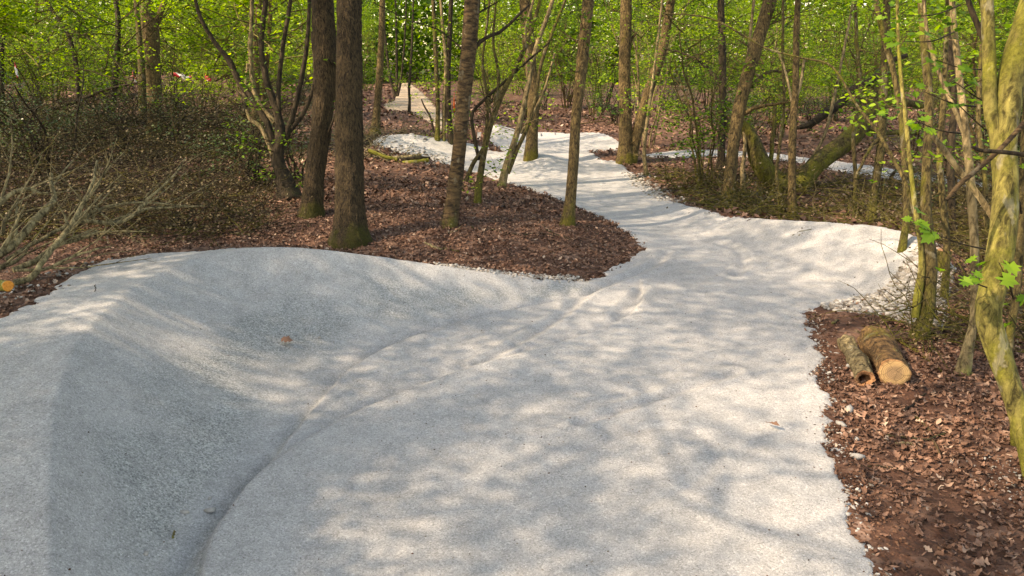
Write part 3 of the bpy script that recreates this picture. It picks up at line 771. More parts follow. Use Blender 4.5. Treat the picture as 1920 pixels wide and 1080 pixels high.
named_tree('crooked_sapling', 'close pair of crooked stems, one green with moss, beside the two logs', 'tree',
    [(1724, 632, 26), (1738, 590, 24), (1744, 540, 22), (1745, 490, 22), (1740, 440, 19), (1736, 380, 18), (1738, 300, 16), (1742, 200, 15), (1735, 100, 15), (1728, 0, 14), (1725, -80, 13)], 'hazel', 7, 18, flare=.3, rough=.10, twigs=14, twl=.6, step=.05,
    more=[dict(rows=[(1716, 596, 14), (1721, 555, 15), (1728, 510, 13), (1727, 470, 10), (1722, 430, 9), (1715, 380, 9), (1708, 320, 8), (1700, 240, 8), (1690, 150, 7), (1684, 60, 6)], H=5, bark='moss', down=False),
          dict(rows=[(1722, 430, 8), (1700, 350, 7), (1670, 290, 7), (1640, 240, 6), (1605, 195, 4.5), (1560, 125, 4.2), (1500, 108, 4), (1440, 92, 3.8), (1400, 70, 3.5), (1330, 34, 3), (1240, 24, 2.2)], H=0, bark='hazel', down=False, dd=.6)])
named_tree('sapling', 'thin curving stem with a cut stub, between the crooked pair and the yellow mossy tree', 'tree',
    [(1804, 700, 20), (1815, 650, 17), (1826, 600, 15), (1828, 540, 15), (1826, 450, 15), (1822, 380, 16), (1818, 320, 15), (1812, 270, 14), (1805, 200, 12), (1796, 120, 12), (1785, 0, 11)], 'pale', 6.5, 14, flare=.35, rough=.09, twigs=10, twl=.5, step=.05,
    more=[dict(rows=[(1822, 300, 8), (1800, 230, 8), (1770, 160, 8), (1745, 90, 7), (1735, 30, 6)], H=4, down=False)])
T16 = named_tree('mossy_maple', 'nearest tree, yellow green mossy trunk bending in from the right edge, forked above', 'tree',
    [(1945, 900, 36), (1912, 780, 36), (1890, 710, 38), (1866, 640, 42), (1853, 590, 44), (1862, 540, 46), (1873, 490, 46), (1882, 420, 46), (1886, 340, 42), (1882, 270, 44), (1888, 200, 48), (1902, 120, 46), (1925, 40, 42), (1950, -60, 38)], 'moss', 6, 28, flare=.2, rough=.05, step=.03,
    more=[dict(rows=[(1872, 270, 24), (1857, 200, 24), (1855, 120, 23), (1852, 40, 22), (1850, -60, 20)], H=5.5, down=False),
          dict(rows=[(1900, 770, 14), (1892, 650, 15), (1905, 560, 14), (1912, 460, 14), (1918, 330, 13), (1925, 200, 12)], H=4.5, off=.35, bark='hazel'),
          dict(rows=[(1925, 225, 9), (1880, 275, 9), (1830, 320, 9), (1800, 345, 9), (1775, 375, 7)], H=0, down=False, off=-.2, bark='cherry'),
          dict(rows=[(1935, 292, 8), (1880, 285, 8), (1840, 282, 7), (1822, 275, 5)], H=0, down=False, off=-.3, bark='dark'),
          dict(rows=[(1864, 410, 12), (1830, 360, 11), (1795, 315, 11), (1765, 275, 11), (1748, 255, 9)], H=0, down=False, off=.1, bark='pale'),
          dict(rows=[(1855, 100, 10), (1830, 40, 10), (1815, 0, 9), (1800, -60, 8)], H=0, down=False, off=.1, bark='dark')], leafmat='lobed')
for (px, py, off, n, s, rx, ry, tx_, ty_) in [(1706, 78, .1, 9, .075, 34, 14, 1790, 60), (1765, 112, .1, 8, .07, 28, 18, 1855, 130), (1800, 152, -.1, 12, .075, 42, 16, 1868, 200), (1862, 165, -.1, 8, .075, 28, 16, 1885, 240),
        (1720, 222, 0, 10, .075, 42, 16, 1800, 250), (1790, 178, 0, 9, .065, 40, 18, 1868, 260), (1745, 172, 0, 5, .06, 28, 12, 1830, 200), (1735, 425, -.1, 8, .10, 28, 20, 1860, 470), (1800, 508, -.3, 7, .10, 46, 9, 1875, 545), (1885, 492, -.3, 4, .10, 28, 8, 1900, 560),
        (1905, 590, -.1, 4, .09, 14, 16, 1930, 650), (1870, 250, -.1, 6, .06, 30, 12, 1885, 280), (1905, 330, -.2, 5, .06, 20, 20, 1915, 400), (1700, 30, .6, 9, .06, 40, 20, 1800, 10)]:
    dpt = ground_hit(1890, 860) + off
    lobed_sprig(px, py, dpt, n, s, rx, ry).build('leafy_sprig', LEAF['lobed'], T16[0])
    tw = MB(); q = spline(np.array([D(tx_, ty_, dpt + .15), D((px + tx_) / 2, (py + ty_) / 2 + 8, dpt), D(px - 12, py, dpt - .03)]), 9)
    tube(tw, q, np.linspace(.006, .0022, 9), 5); tw.build('twig', BARK['dark'], T16[0])

named_tree('old_tree', 'stout yellow lit trunk with a dark fork, standing beyond the brushwood on the left', 'tree',
    [(292, 268, 34), (291, 220, 28), (289, 160, 27), (286, 100, 26), (281, 50, 30), (274, 0, 22), (268, -40, 20)], 'birch', 9, 18, canopy=1, twigs=10, flare=.3,
    more=[dict(rows=[(269, 225, 18), (267, 150, 15), (262, 80, 10), (255, 0, 9)], off=1.0, H=7, down=False, bark='hazel'), dict(rows=[(286, 60, 14), (300, 25, 11), (312, -10, 9)], H=6, down=False)])
named_tree('stumpy_maple', 'twisted mossy stump throwing up a fan of bent stems, left of the two oaks', 'tree',
    [(541, 372, 40), (532, 335, 30), (522, 300, 24), (526, 255, 20), (520, 210, 14), (500, 150, 12), (490, 80, 10), (498, 0, 9)], 'dark', 6, 16, flare=.25, rough=.16, twigs=22, twl=.6, leafmat='mid', step=.06,
    more=[dict(rows=[(520, 300, 14), (505, 240, 12), (480, 195, 12), (450, 155, 12), (430, 115, 11), (400, 75, 9), (375, 30, 7), (362, -20, 6)], H=0, down=False, bark='dark'),
          dict(rows=[(528, 280, 12), (545, 230, 11), (560, 170, 10), (575, 90, 8), (580, 0, 7)], H=5.5, down=False),
          dict(rows=[(525, 250, 10), (522, 170, 9), (530, 90, 8), (545, 0, 7)], H=5.5, down=False), dict(rows=[(540, 250, 9), (570, 210, 8), (590, 150, 7), (585, 60, 6)], H=0, down=False, bark='dark'),
          dict(rows=[(515, 230, 10), (480, 180, 9), (470, 110, 8), (472, 30, 7)], H=5, down=False, bark='pale'), dict(rows=[(512, 290, 10), (490, 240, 8), (470, 225, 7), (462, 205, 5)], H=0, down=False, bark='pale')])
named_tree('young_tree', 'plain straight trunk left of the twisted stump, standing among dark shrubs', 'tree',
    [(474, 292, 20), (476, 250, 17), (479, 180, 15), (480, 120, 14), (483, 60, 13), (487, 0, 12)], 'birch', 8, 12, twigs=10, more=[dict(rows=[(486, 290, 11), (490, 230, 10), (497, 160, 9), (505, 60, 8)], off=.3, H=6)])
named_tree('young_tree', 'tall narrow mossy footed trunk beside the far left berm, right of the oak', 'tree',
    [(704, 252, 18), (707, 205, 14), (711, 150, 13), (715, 80, 12), (717, 0, 11)], 'birch', 9, 14, twigs=5, flare=.35)
for k, (lab, rows, bk) in enumerate([
        ('leftmost of the dark poles clustered just left of the banded tree', [(820, 262, 9), (821, 200, 8), (818, 130, 8), (815, 60, 7), (812, 0, 7)], 'hazel'),
        ('pale streaked pole second from the left in the cluster by the banded tree', [(832, 263, 7), (833, 190, 7), (836, 120, 7), (830, 50, 6), (826, 0, 6)], 'pale'),
        ('thick dark pole in the cluster pressed against the left side of the banded tree', [(846, 268, 11), (842, 220, 10), (840, 160, 10), (842, 90, 9), (846, 0, 8)], 'dark'),
        ('forked twiggy pole leaning left in the cluster by the banded tree', [(814, 255, 5), (808, 222, 4), (796, 200, 3), (790, 186, 2)], 'dark')]):
    named_tree('pole_sapling', lab, 'tree', rows, bk, 7 if k < 3 else 0, 8, twigs=10 if k < 3 else 0, leafmat='spring')
named_tree('young_tree', 'thin dark stem standing alone in front of the distant sandy path', 'tree', [(767, 213, 6), (768, 190, 5), (767, 165, 5), (769, 140, 5), (772, 90, 4)], 'dark', 6, 8, twigs=9, leafmat='spring')
named_tree('young_tree', 'dark three stemmed clump at the left side of the distant sandy path', 'tree', [(741, 181, 6), (737, 165, 6), (732, 150, 5), (728, 120, 5)], 'dark', 6, 8, twigs=8, leafmat='spring',
    more=[dict(rows=[(743, 181, 5), (744, 160, 5), (744, 130, 5)], H=6), dict(rows=[(745, 181, 5), (750, 160, 5), (754, 130, 4)], H=6)])
for lab, rows, bk in [
        ('dark thin trunk nearest the left edge of the picture, deep in the scrub', [(8, 250, 12), (5, 200, 10), (2, 120, 10), (6, 40, 9)], 'dark'),
        ('leaning dark stem with drooping boughs above the brushwood at far left', [(148, 250, 8), (146, 200, 8), (145, 140, 9), (130, 70, 8), (92, 10, 7)], 'dark'),
        ('dark trunk wrapped in leaves between the far left scrub and the stout lit tree', [(208, 240, 13), (212, 190, 12), (218, 120, 11), (222, 50, 10), (218, 0, 9)], 'dark'),
        ('pale smooth pole catching the light left of the twisted stump', [(456, 250, 10), (458, 190, 9), (466, 120, 8), (470, 40, 7)], 'pale'),
        ('slim mossy stem close beside the yellow mossy tree, on its left', [(1770, 560, 12), (1775, 470, 12), (1768, 380, 12), (1762, 290, 11), (1770, 180, 10), (1775, 60, 9)], 'hazel'),
        ('mossy pole in the right thicket rising past the big lobed leaves', [(1692, 470, 13), (1700, 400, 12), (1697, 320, 12), (1690, 220, 12), (1672, 120, 11), (1650, 40, 10)], 'hazel'),
        ('dark upright pole behind the crooked pair in the right thicket', [(1790, 470, 14), (1786, 400, 13), (1782, 300, 13), (1788, 200, 12), (1780, 80, 11)], 'dark'),
        ('thin stem with scaly moss just right of the grey mossy pole', [(1602, 400, 7), (1604, 330, 7), (1600, 250, 7), (1612, 160, 6), (1606, 70, 6)], 'hazel'),
        ('pair of thin crossing stems in front of the fallen mossy trunk', [(1500, 345, 7), (1522, 300, 7), (1545, 255, 6), (1560, 200, 6), (1575, 130, 5)], 'pale'),
        ('slender stem just left of the fallen mossy trunk, with peeling bark', [(1395, 362, 9), (1392, 320, 8), (1397, 270, 7), (1392, 200, 7), (1402, 110, 6)], 'pale'),
        ('slender dark stem rising between the two halves of the fallen tree', [(1465, 380, 7), (1456, 330, 6), (1462, 270, 6), (1470, 200, 5), (1468, 120, 5)], 'hazel'),
        ('thin bare stem at the right edge behind the yellow mossy tree', [(1862, 480, 10), (1850, 420, 10), (1846, 330, 9), (1835, 230, 9), (1840, 100, 8)], 'hazel'),
        ('thin stem beside the twin trunks, closest to them on their right', [(1212, 330, 8), (1208, 290, 7), (1212, 240, 7), (1220, 180, 6), (1228, 120, 5)], 'pale')]:
    named_tree('sapling', lab, 'tree', rows, bk, 6, 9, twigs=(3 if 1380 < rows[0][0] < 1620 else 14), leafmat='mid' if bk == 'dark' else 'spring', rough=.1)

# ------------------------------------------------------------------ copies of the woodland kinds, away from the track
rng = np.random.default_rng(23)
def gz(x, y): return float(height(x, y))
def add_kind(k, x, y, sc, rz, label, cat, group):
    name, parts = k[0], k[1:]
    o = empty(name, (x, y, gz(x, y) - .03)); tag(o, label, cat, group)
    for me in parts: place_mesh(me.name.split('.')[0], me, o, (0, 0, 0), rz, sc)
    return o
def proj(x, y, z=0.0):
    dz = z - CAM_H; dep = y * CP - dz * SP
    if dep < .1: return 0, 0, dep
    return 960 + FPX * x / dep, 540 - FPX * (y * SP + dz * CP) / dep, dep
placed = [(o.location.x, o.location.y) for o in scene.objects if o.type == 'EMPTY']
def free(x, y, gap): return all((x - a) ** 2 + (y - b) ** 2 > gap * gap for a, b in placed)
cand = []
for _ in range(18000):
    dep = 9 + 75 * rng.random() ** 1.25; px = rng.uniform(-620, 2500)
    x = (px - 960) / FPX * dep; y = dep * 1.0
    cand.append((x, y))
cand = np.array(cand)
sdv = sd_all(cand[:, 0], cand[:, 1])
ZONES = [(-1e9, -10, 'beyond the left edge'), (-10, 250, 'left of the stout lit trunk'), (250, 470, 'between the stout lit trunk and the twisted stump'), (470, 700, 'behind the two oaks'), (700, 880, 'around the sandy path'),
         (880, 1150, 'behind the leafy island'), (1150, 1350, 'behind the twin trunked tree'), (1350, 1680, 'around the fallen mossy tree'), (1680, 1930, 'in the right hand thicket'), (1930, 1e9, 'beyond the right edge')]
def zone(px, dep):
    z = [t for a, b, t in ZONES if a <= px < b][0]
    return z, ('nearest' if dep < 17 else 'middle distance' if dep < 32 else 'far off')
SL = ['brown barked tree', 'dark barked tree', 'olive stemmed leaning tree', 'brown barked upright tree', 'strongly leaning olive tree', 'mossy barked tree', 'dark straight tree', 'olive stemmed tree']
CL = ['seven stemmed hazel bush', 'dark stemmed hazel bush', 'low broad hazel bush', 'brown many stemmed bush', 'pale stemmed hazel bush', 'small hazel bush']
HL = ['dark evergreen bush', 'lowest dark evergreen bush', 'tall dark evergreen bush']
def zl(noun, px, dep):
    z, d = zone(px, dep); lab = ('%s %s, %s' % (d, noun, z)); return lab, ('%s %s, %s' % (noun.replace('tree', 'trees').replace('bush', 'bushes'), z, d))
n_s = n_c = n_h = 0
for (x, y), s in zip(cand, sdv):
    if s > -.55: continue
    px, py, dep = proj(x, y, 0)
    if 560 < px < 1180 and dep < 25: continue                        # the leafy island and the track behind it stay open
    if 690 < px < 870 and dep < 62: continue                         # sight line up the sandy path
    if px <= 560 and dep < 12.5: continue
    if px >= 1180 and dep < (8.5 if px > 1760 else 12.5): continue
    if 1330 < px < 1730 and dep < (19 if px < 1660 else 15.5): continue
    if not free(x, y, .8 if dep < 40 else 1.5): continue
    q = rng.random()
    if 980 < px < 1520 and 17 < dep < 44 and q < .80: q = .45 + q * .68 if n_c < 220 else q
    if q < .68 and n_s < 300:
        i = int(rng.choice([0, 2, 4, 5, 7])) if px < 640 and rng.random() < .8 else rng.integers(8); lab, grp = zl(SL[i], px, dep); add_kind(SLIM[i], x, y, rng.uniform(.75, 1.25), rng.uniform(0, 6.28), lab, 'tree', grp); n_s += 1
    elif q < .90 and n_c < 230 and rng.random() < (.45 if dep < 26 and not 1000 < px < 1520 else 1):
        i = int(rng.choice([0, 2, 4])) if px < 640 and rng.random() < .8 else rng.integers(6); lab, grp = zl(CL[i], px, dep); add_kind(COPP[i], x, y, rng.uniform(.7, 1.2), rng.uniform(0, 6.28), lab, 'bush', grp); n_c += 1
    elif n_h < 110 and dep < 45:
        i = rng.integers(3); lab, grp = zl(HL[i], px, dep); add_kind(HOLL[i], x, y, rng.uniform(.6, 1.1), rng.uniform(0, 6.28), lab, 'bush', grp); n_h += 1
    else: continue
    placed.append((x, y))
print('woods', len(placed), n_s, n_c, n_h)
# tall unseen trees added around the camera, crowns placed and thickened to shade the track
k = 0
for (x, y, dense) in [(-8.3, .5, 1), (-8.4, 3.1, 1), (-9.6, 5.8, 1), (-10.9, 1.8, 1), (-7.6, -1.6, 1), (-9.3, 8.6, 0), (-6.2, -4.6, 0), (-7.4, 5.6, 0), (-2.6, -4.4, 0), (-7.0, 10.4, 0), (-4.9, 1.9, 0), (-5.0, -.6, 0), (-5.7, 4.9, 0), (-6.4, 7.6, 0), (-5.8, -1.6, 0),
        (-10.5, -4.0, 0), (-15, 0, 0), (-15.5, 5, 0), (-14.5, 10.5, 0), (-2.0, -7.0, 0), (4.6, -3.5, 0), (3.2, 1.0, 0), (7.2, .6, 0), (8.5, 5.2, 0), (2, -8, 0), (9.5, -4, 0), (-18, 8, 0), (-18, 2, 0)]:
    o = empty('unseen_shade_tree', (x, y, gz(x, y))); tag(o, 'tall unseen tree added beside the track for its shade, outside the picture', 'tree', 'unseen trees placed to shade the track')
    place_mesh('trunk', SLIM[k % 8][1], o, (0, 0, 0), k, (.85, .85, 1.3)); zc = 4.3 if dense else 5.0 + (k % 3) * .6
    c_ = CAND[k % 2] if dense else CANO[k % 3]
    place_mesh('limbs', c_[0], o, (0, 0, zc), k * 1.7 + 1.1, (.85, .85, .6) if dense else (.95, .95, .8)); place_mesh('crown', c_[1], o, (0, 0, zc), k * 1.7 + 1.1, (.85, .85, .6) if dense else (.95, .95, .8))
    k += 1

# the far-off wood that reads as one mass
m = MB(); n = 210000
a = rng.uniform(-1.0, 1.0, n); r_ = 66 + 34 * rng.random(n) ** 1.5
z = np.abs(rng.normal(0, 1, n)) * 3.2 * (1 + .5 * vnoise(a * 40, r_ * .1, 1, 3)) + rng.uniform(0, 11, n) * (rng.random(n) < .8)
P = np.stack([np.sin(a) * r_, np.cos(a) * r_, z], 1)
leaf_cards(m, P, .46, .9, False)
tag(m.build('distant_wood', LEAF['mid'], smooth=False), 'far off mass of spring leaves closing the view between the trunks', 'woodland', kind='stuff')
m = MB()
for i in range(150):
    a = rng.uniform(-1, 1); r1 = rng.uniform(72, 96); x, y = math.sin(a) * r1, math.cos(a) * r1
    q = np.array([[x, y, -.5], [x + rng.normal(0, .3), y, 4], [x + rng.normal(0, .8), y, 9]]); tube(m, spline(q, 8), rng.uniform(.08, .2), 5)
tag(m.build('distant_trunks', BARK['birch']), 'far off trunks half lost in the spring leaves', 'woodland', kind='stuff')

# ------------------------------------------------------------------ leaf litter
TL = np.array([(0, 0, 0), (.35, 0, 0), (.7, 0, 0), (1, 0, 0), (.16, .10, 0), (.30, .24, 0), (.44, .13, 0), (.60, .27, 0), (.74, .12, 0), (.88, .14, 0),
               (.16, -.10, 0), (.30, -.24, 0), (.44, -.13, 0), (.60, -.27, 0), (.74, -.12, 0), (.88, -.14, 0)], float)
TF = np.array([(0, 4, 1, 1), (4, 5, 6, 1), (1, 6, 2, 2), (6, 7, 8, 2), (2, 8, 9, 3)])
TF = [(0, 1, 4), (4, 1, 5), (5, 1, 6), (1, 2, 6), (6, 2, 7), (7, 2, 8), (2, 3, 8), (8, 3, 9)]
TF = np.array(TF + [(a if a < 4 else a + 6, c if c < 4 else c + 6, b if b < 4 else b + 6) for a, b, c in TF])
TO = TL.copy(); TO[4:10, 1] = (.10, .17, .21, .20, .15, .08); TO[10:, 1] = -TO[4:10, 1]
def litter(mb, X, Y, size, lift, detailed=True):
    if detailed and len(X) > 50:
        h = int(len(X) * .4); litter_(mb, X[:h], Y[:h], size, lift, TL); litter_(mb, X[h:], Y[h:], size * .85, lift, TO)
    else: litter_(mb, X, Y, size, lift, TL if detailed else np.array([(0, 0, 0), (.5, .28, 0), (1, 0, 0), (.5, -.28, 0)]))
def litter_(mb, X, Y, size, lift, T):
    detailed = len(T) > 4
    n = len(X); e = .04
    Z = zg(X, Y); nx = -(height(X + e, Y) - Z * 0 - height(X - e, Y)) / (2 * e); ny = -(height(X, Y + e) - height(X, Y - e)) / (2 * e)
    nz = np.stack([nx + rng.normal(0, .36, n), ny + rng.normal(0, .36, n), np.ones(n)], 1); nz /= np.linalg.norm(nz, axis=1, keepdims=True)
    ax = rng.normal(size=(n, 3)); ax -= nz * (ax * nz).sum(1, keepdims=True); ax /= np.linalg.norm(ax, axis=1, keepdims=True)
    sd = np.cross(nz, ax); s = size * rng.uniform(.55, 1.35, n)
    P = np.stack([X, Y, Z + rng.uniform(.004, lift, n)], 1)
    c1, c2, c3 = rng.uniform(-1.0, 1.4, n), rng.uniform(-2.4, 4, n), rng.uniform(-.6, .6, n)
    u = T[:, 0][None] - .5; w = T[:, 1][None] * rng.uniform(.45, 1.5, n)[:, None]
    h = c1[:, None] * u * u + c2[:, None] * w * w + c3[:, None] * u * w * 4 + rng.normal(0, .05, (n, len(T)))
    V = P[:, None] + s[:, None, None] * (u[..., None] * ax[:, None] + w[..., None] * sd[:, None] + h[..., None] * nz[:, None])
    F = TF if detailed else np.array([(0, 1, 2, 3)])
    mb.add(V.reshape(-1, 3), (np.arange(n)[:, None, None] * len(T) + F[None]).reshape(-1, F.shape[1]))
def scatter(x0, x1, y0, y1, dens, margin=0.0, clump=.35):
    n = int((x1 - x0) * (y1 - y0) * dens); X = rng.uniform(x0, x1, n); Y = rng.uniform(y0, y1, n)
    px = 960 + FPX * X / np.maximum(.1, Y * CP + CAM_H * SP)
    k = (px > -650) & (px < 2450); X, Y = X[k], Y[k]
    s = sd_all(X, Y) + ragged(X, Y); bare = (X > 1.2) & (X < 7) & (Y < 7.5) & (s > -.42 + .9 * vnoise(X, Y, 1.3, 61)) & (rng.random(len(X)) < .72)
    k = ~bare & ((s < margin + .06 * rng.normal(size=len(X))) | ((s < .5) & (rng.random(len(X)) < .03 * np.exp(-np.maximum(s, 0) / .15)))) & (vnoise(X, Y, 1.3, 77) + .5 * vnoise(X, Y, 5, 78) > rng.random(len(X)) * .9 - .9 + clump - .25)
    return X[k], Y[k]
m = MB()
for (x0, x1, y0, y1, dn) in [(1.2, 6.5, 1.2, 8, 1150), (-4.5, 3, 6.5, 14, 800), (-11, -3, 4.5, 11, 520)]:
    X, Y = scatter(x0, x1, y0, y1, dn); litter(m, X, Y, .052, .022)
print('near litter', m.n)
tag(m.build('leaf_litter', M_DEAD, smooth=False), 'carpet of curled brown fallen leaves along the track and on the island', 'leaf litter', kind='stuff')
m = MB()
for (x0, x1, y0, y1, dn, sz) in [(-14, 3, 11, 22, 110, .10), (3, 14, 8, 20, 110, .10), (-20, 20, 20, 40, 34, .15), (-26, -5, 34, 60, 8, .28)]:
    X, Y = scatter(x0, x1, y0, y1, dn); litter(m, X, Y, sz, .05, False)
tag(m.build('leaf_litter', M_DEAD, smooth=False), 'fallen leaves spread over the woodland floor farther off', 'leaf litter', kind='stuff')
# strays on the stone
def stray(px, py, s, label):
    x, y, z = D(px, py, ground_hit(px, py)); mm = MB(); litter(mm, np.array([x]), np.array([y]), s, .01)
    z0 = gz(x, y); mm.v[0][:, 2] += z0 + .035 - mm.v[0][:, 2].min()
    tag(mm.build('fallen_leaf', M_DEAD, loc=(x, y, z0), smooth=False), label, 'leaf')
stray(542, 650, .10, 'single reddish brown leaf lying in the bowl of the near berm')
stray(1447, 806, .09, 'thin orange leaf lying flat on the right part of the track')

# ------------------------------------------------------------------ stones
def mat_stone(name, cols):
    mt, nt, b, out = newmat(name); c = ramp(nt, island(nt), [(i / (len(cols) - 1), k) for i, k in enumerate(cols)])
    c = mix(nt, .6, c, ramp(nt, noise_n(nt, objco(nt), 50, 4), [(.3, (.7,) * 3), (.7, (1.25,) * 3)]), 'MULTIPLY')
    nt.links.new(c, b.inputs['Base Color']); bump(nt, b, noise_n(nt, objco(nt), 80, 4), .5, .004); return mt
M_STONE = mat_stone('pale_limestone', [(.12, .10, .08), (.23, .21, .185), (.31, .30, .28), (.42, .40, .37)])
ICO = []
ph = (1 + 5 ** .5) / 2
ICO_V = np.array([(-1, ph, 0), (1, ph, 0), (-1, -ph, 0), (1, -ph, 0), (0, -1, ph), (0, 1, ph), (0, -1, -ph), (0, 1, -ph), (ph, 0, -1), (ph, 0, 1), (-ph, 0, -1), (-ph, 0, 1)], float) / 1.9
ICO_F = np.array([(0, 11, 5), (0, 5, 1), (0, 1, 7), (0, 7, 10), (0, 10, 11), (1, 5, 9), (5, 11, 4), (11, 10, 2), (10, 7, 6), (7, 1, 8), (3, 9, 4), (3, 4, 2), (3, 2, 6), (3, 6, 8), (3, 8, 9), (4, 9, 5), (2, 4, 11), (6, 2, 10), (8, 6, 7), (9, 8, 1)])
def stones(mb, X, Y, smin, smax, Z=None):
    n = len(X)
    if Z is None: Z = height(X, Y) + .012
    s = smin + (smax - smin) * rng.random(n) ** 2.5
    V = ICO_V[None] * rng.uniform(.6, 1.25, (n, 12, 1)) * (np.stack([rng.uniform(.7, 1.5, n), rng.uniform(.6, 1.1, n), rng.uniform(.4, .8, n)], 1) * s[:, None])[:, None]
    a = rng.uniform(0, 6.28, n); ca, sa = np.cos(a)[:, None], np.sin(a)[:, None]
    V = np.stack([V[..., 0] * ca - V[..., 1] * sa, V[..., 0] * sa + V[..., 1] * ca, V[..., 2]], -1)
    V += np.stack([X, Y, Z + s * .2], 1)[:, None]
    mb.add(V.reshape(-1, 3), (np.arange(n)[:, None, None] * 12 + ICO_F[None]).reshape(-1, 3))
m = MB()
def along(P, i0, i1, n, spread, off=0.0):
    """random points along part of an outline"""
    Q = P[i0:i1, :2]; L = np.r_[0, np.cumsum(np.linalg.norm(np.diff(Q, axis=0), axis=1))]
    t = rng.random(n) * L[-1]; x = np.interp(t, L, Q[:, 0]); y = np.interp(t, L, Q[:, 1])
    return x + rng.normal(0, spread, n), y + rng.normal(0, spread, n)
def near_px(px, py):                                                 # outline index nearest to a pixel's ground point
    w = D(px, py, ground_hit(px, py)); return int(np.argmin(np.hypot(TRACK[:, 0] - w[0], TRACK[:, 1] - w[1])))
ia, ib = near_px(1690, 1200), near_px(1514, 592)
X, Y = along(TRACK, min(ia, ib), max(ia, ib), 2600, .06); k = vnoise(X, Y, 1.8, 91) > rng.uniform(-.5, .5, 2600) - .05; stones(m, X[k], Y[k], .003, .019, height(X[k], Y[k]) - .004)
ia, ib = near_px(1080, 522), near_px(800, 492)
X, Y = along(TRACK, min(ia, ib), max(ia, ib), 900, .06); stones(m, X, Y, .005, .024)
ia, ib = near_px(1260, 380), near_px(1180, 320)
X, Y = along(TRACK, min(ia, ib), max(ia, ib), 700, .12); stones(m, X, Y, .01, .04)
# the loose apron at the foot of the right berm
Q = np.array([W(*p)[:2] for p in [(1540, 572, .0), (1600, 556, .02), (1660, 540, .08), (1720, 505, .15), (1752, 500, .15), (1775, 560, 0), (1765, 620, 0), (1700, 605, 0), (1640, 590, 0), (1570, 580, 0)]])
lo, hi = Q.min(0), Q.max(0); X = rng.uniform(lo[0], hi[0], 9000); Y = rng.uniform(lo[1], hi[1], 9000)
k = sdist(X, Y, Q) > -.03 * rng.random(9000); X, Y = X[k], Y[k]; stones(m, X, Y, .012, .042, height(X, Y) + .0)
Q2 = [W(x, y, z)[:2] for x, y, z in [(170, 488, .55), (150, 515, .5), (95, 556, .45), (40, 590, .45), (700, 275, .2), (760, 300, 0), (790, 310, 0)]]
for qx, qy in Q2:
    r_ = .16 if qy < 10 else .5; nn = 50 if qy < 10 else 160
    X, Y = qx + rng.normal(0, r_, nn), qy + rng.normal(0, r_, nn); stones(m, X, Y, .006, .022 if qy < 10 else .06)
X, Y = W(1885, 900, 0)[0] + rng.normal(0, .12, 160), W(1885, 900, 0)[1] + rng.normal(0, .15, 160); stones(m, X, Y, .003, .011)
# grit thrown over the track
X = rng.uniform(-2.5, 3, 2600); Y = rng.uniform(1.6, 9, 2600); k = sdist(X, Y, TRACK) > .05; stones(m, X[k], Y[k], .0015, .006, height(X[k], Y[k]) + track_detail(X[k], Y[k]) + .012)
tag(m.build('loose_gravel', M_STONE, smooth=False), 'loose pale stones spilling along the edges of the track', 'gravel', kind='stuff')
for i, (px, py, s, lab) in enumerate([(346, 964, .022, 'small stone chip in the near berm crease, left of the flat pale one'), (394, 961, .026, 'flat pale stone in the crease of the near berm'), (394, 939, .014, 'tiny pale stone just above the flat pale one in the crease'),
        (275, 1043, .016, 'lone little stone low on the near berm wall at the bottom'), (600, 636, .018, 'small pale stone up in the bowl, right of the reddish leaf'), (1592, 772, .04, 'pale buff stone at the edge of the soil below the logs'),
        (1576, 800, .035, 'grey stone half on the track edge below the logs'), (1606, 828, .03, 'whitish stone on the dark soil farthest below the logs'), (1608, 860, .035, 'long pale stone by the track edge in the dark soil'),
        (1590, 690, .026, 'white pebble tucked against the thin log')]):
    w = D(px, py, ground_hit(px, py)); mm = MB(); z0 = gz(w[0], w[1]) + .012
    stones(mm, np.array([w[0]]), np.array([w[1]]), s, s * 1.01, np.array([z0])); tag(mm.build('stone', M_STONE, loc=(w[0], w[1], z0), smooth=False), lab, 'stone')

m = MB()
for (p, q, n, sp) in [((1690, 1200), (1514, 592), 7500, .11), ((1110, 525), (800, 492), 900, .06), ((1200, 466), (1110, 525), 1200, .05), ((1200, 466), (960, 350), 1200, .07), ((230, 479), (30, 596), 900, .08)]:
    ia, ib = near_px(*p), near_px(*q); X, Y = along(TRACK, min(ia, ib), max(ia, ib) + 1, n, sp); stones(m, X, Y, .002, .013, height(X, Y) + .002)
X = rng.uniform(1.3, 4.5, 9000); Y = rng.uniform(1.4, 6, 9000); s = sd_all(X, Y); k = (s < -.02) & (s > -.9); stones(m, X[k], Y[k], .003, .014, zg(X[k], Y[k]))
M_CLOD, nt_, b_, _ = newmat('soil_crumbs'); nt_.links.new(ramp(nt_, island(nt_), [(0, (.03, .014, .009)), (.6, (.085, .04, .025)), (1, (.15, .08, .05))]), b_.inputs['Base Color'])
X = rng.uniform(-2.6, 3, 700); Y = rng.uniform(1.8, 9, 700); k = sdist(X, Y, TRACK) > .05; stones(m, X[k], Y[k], .0015, .007, height(X[k], Y[k]) + track_detail(X[k], Y[k]) + .012)
tag(m.build('soil_crumbs', M_CLOD, smooth=False), 'crumbs of dark reddish soil kicked along the track edges', 'soil', kind='stuff')

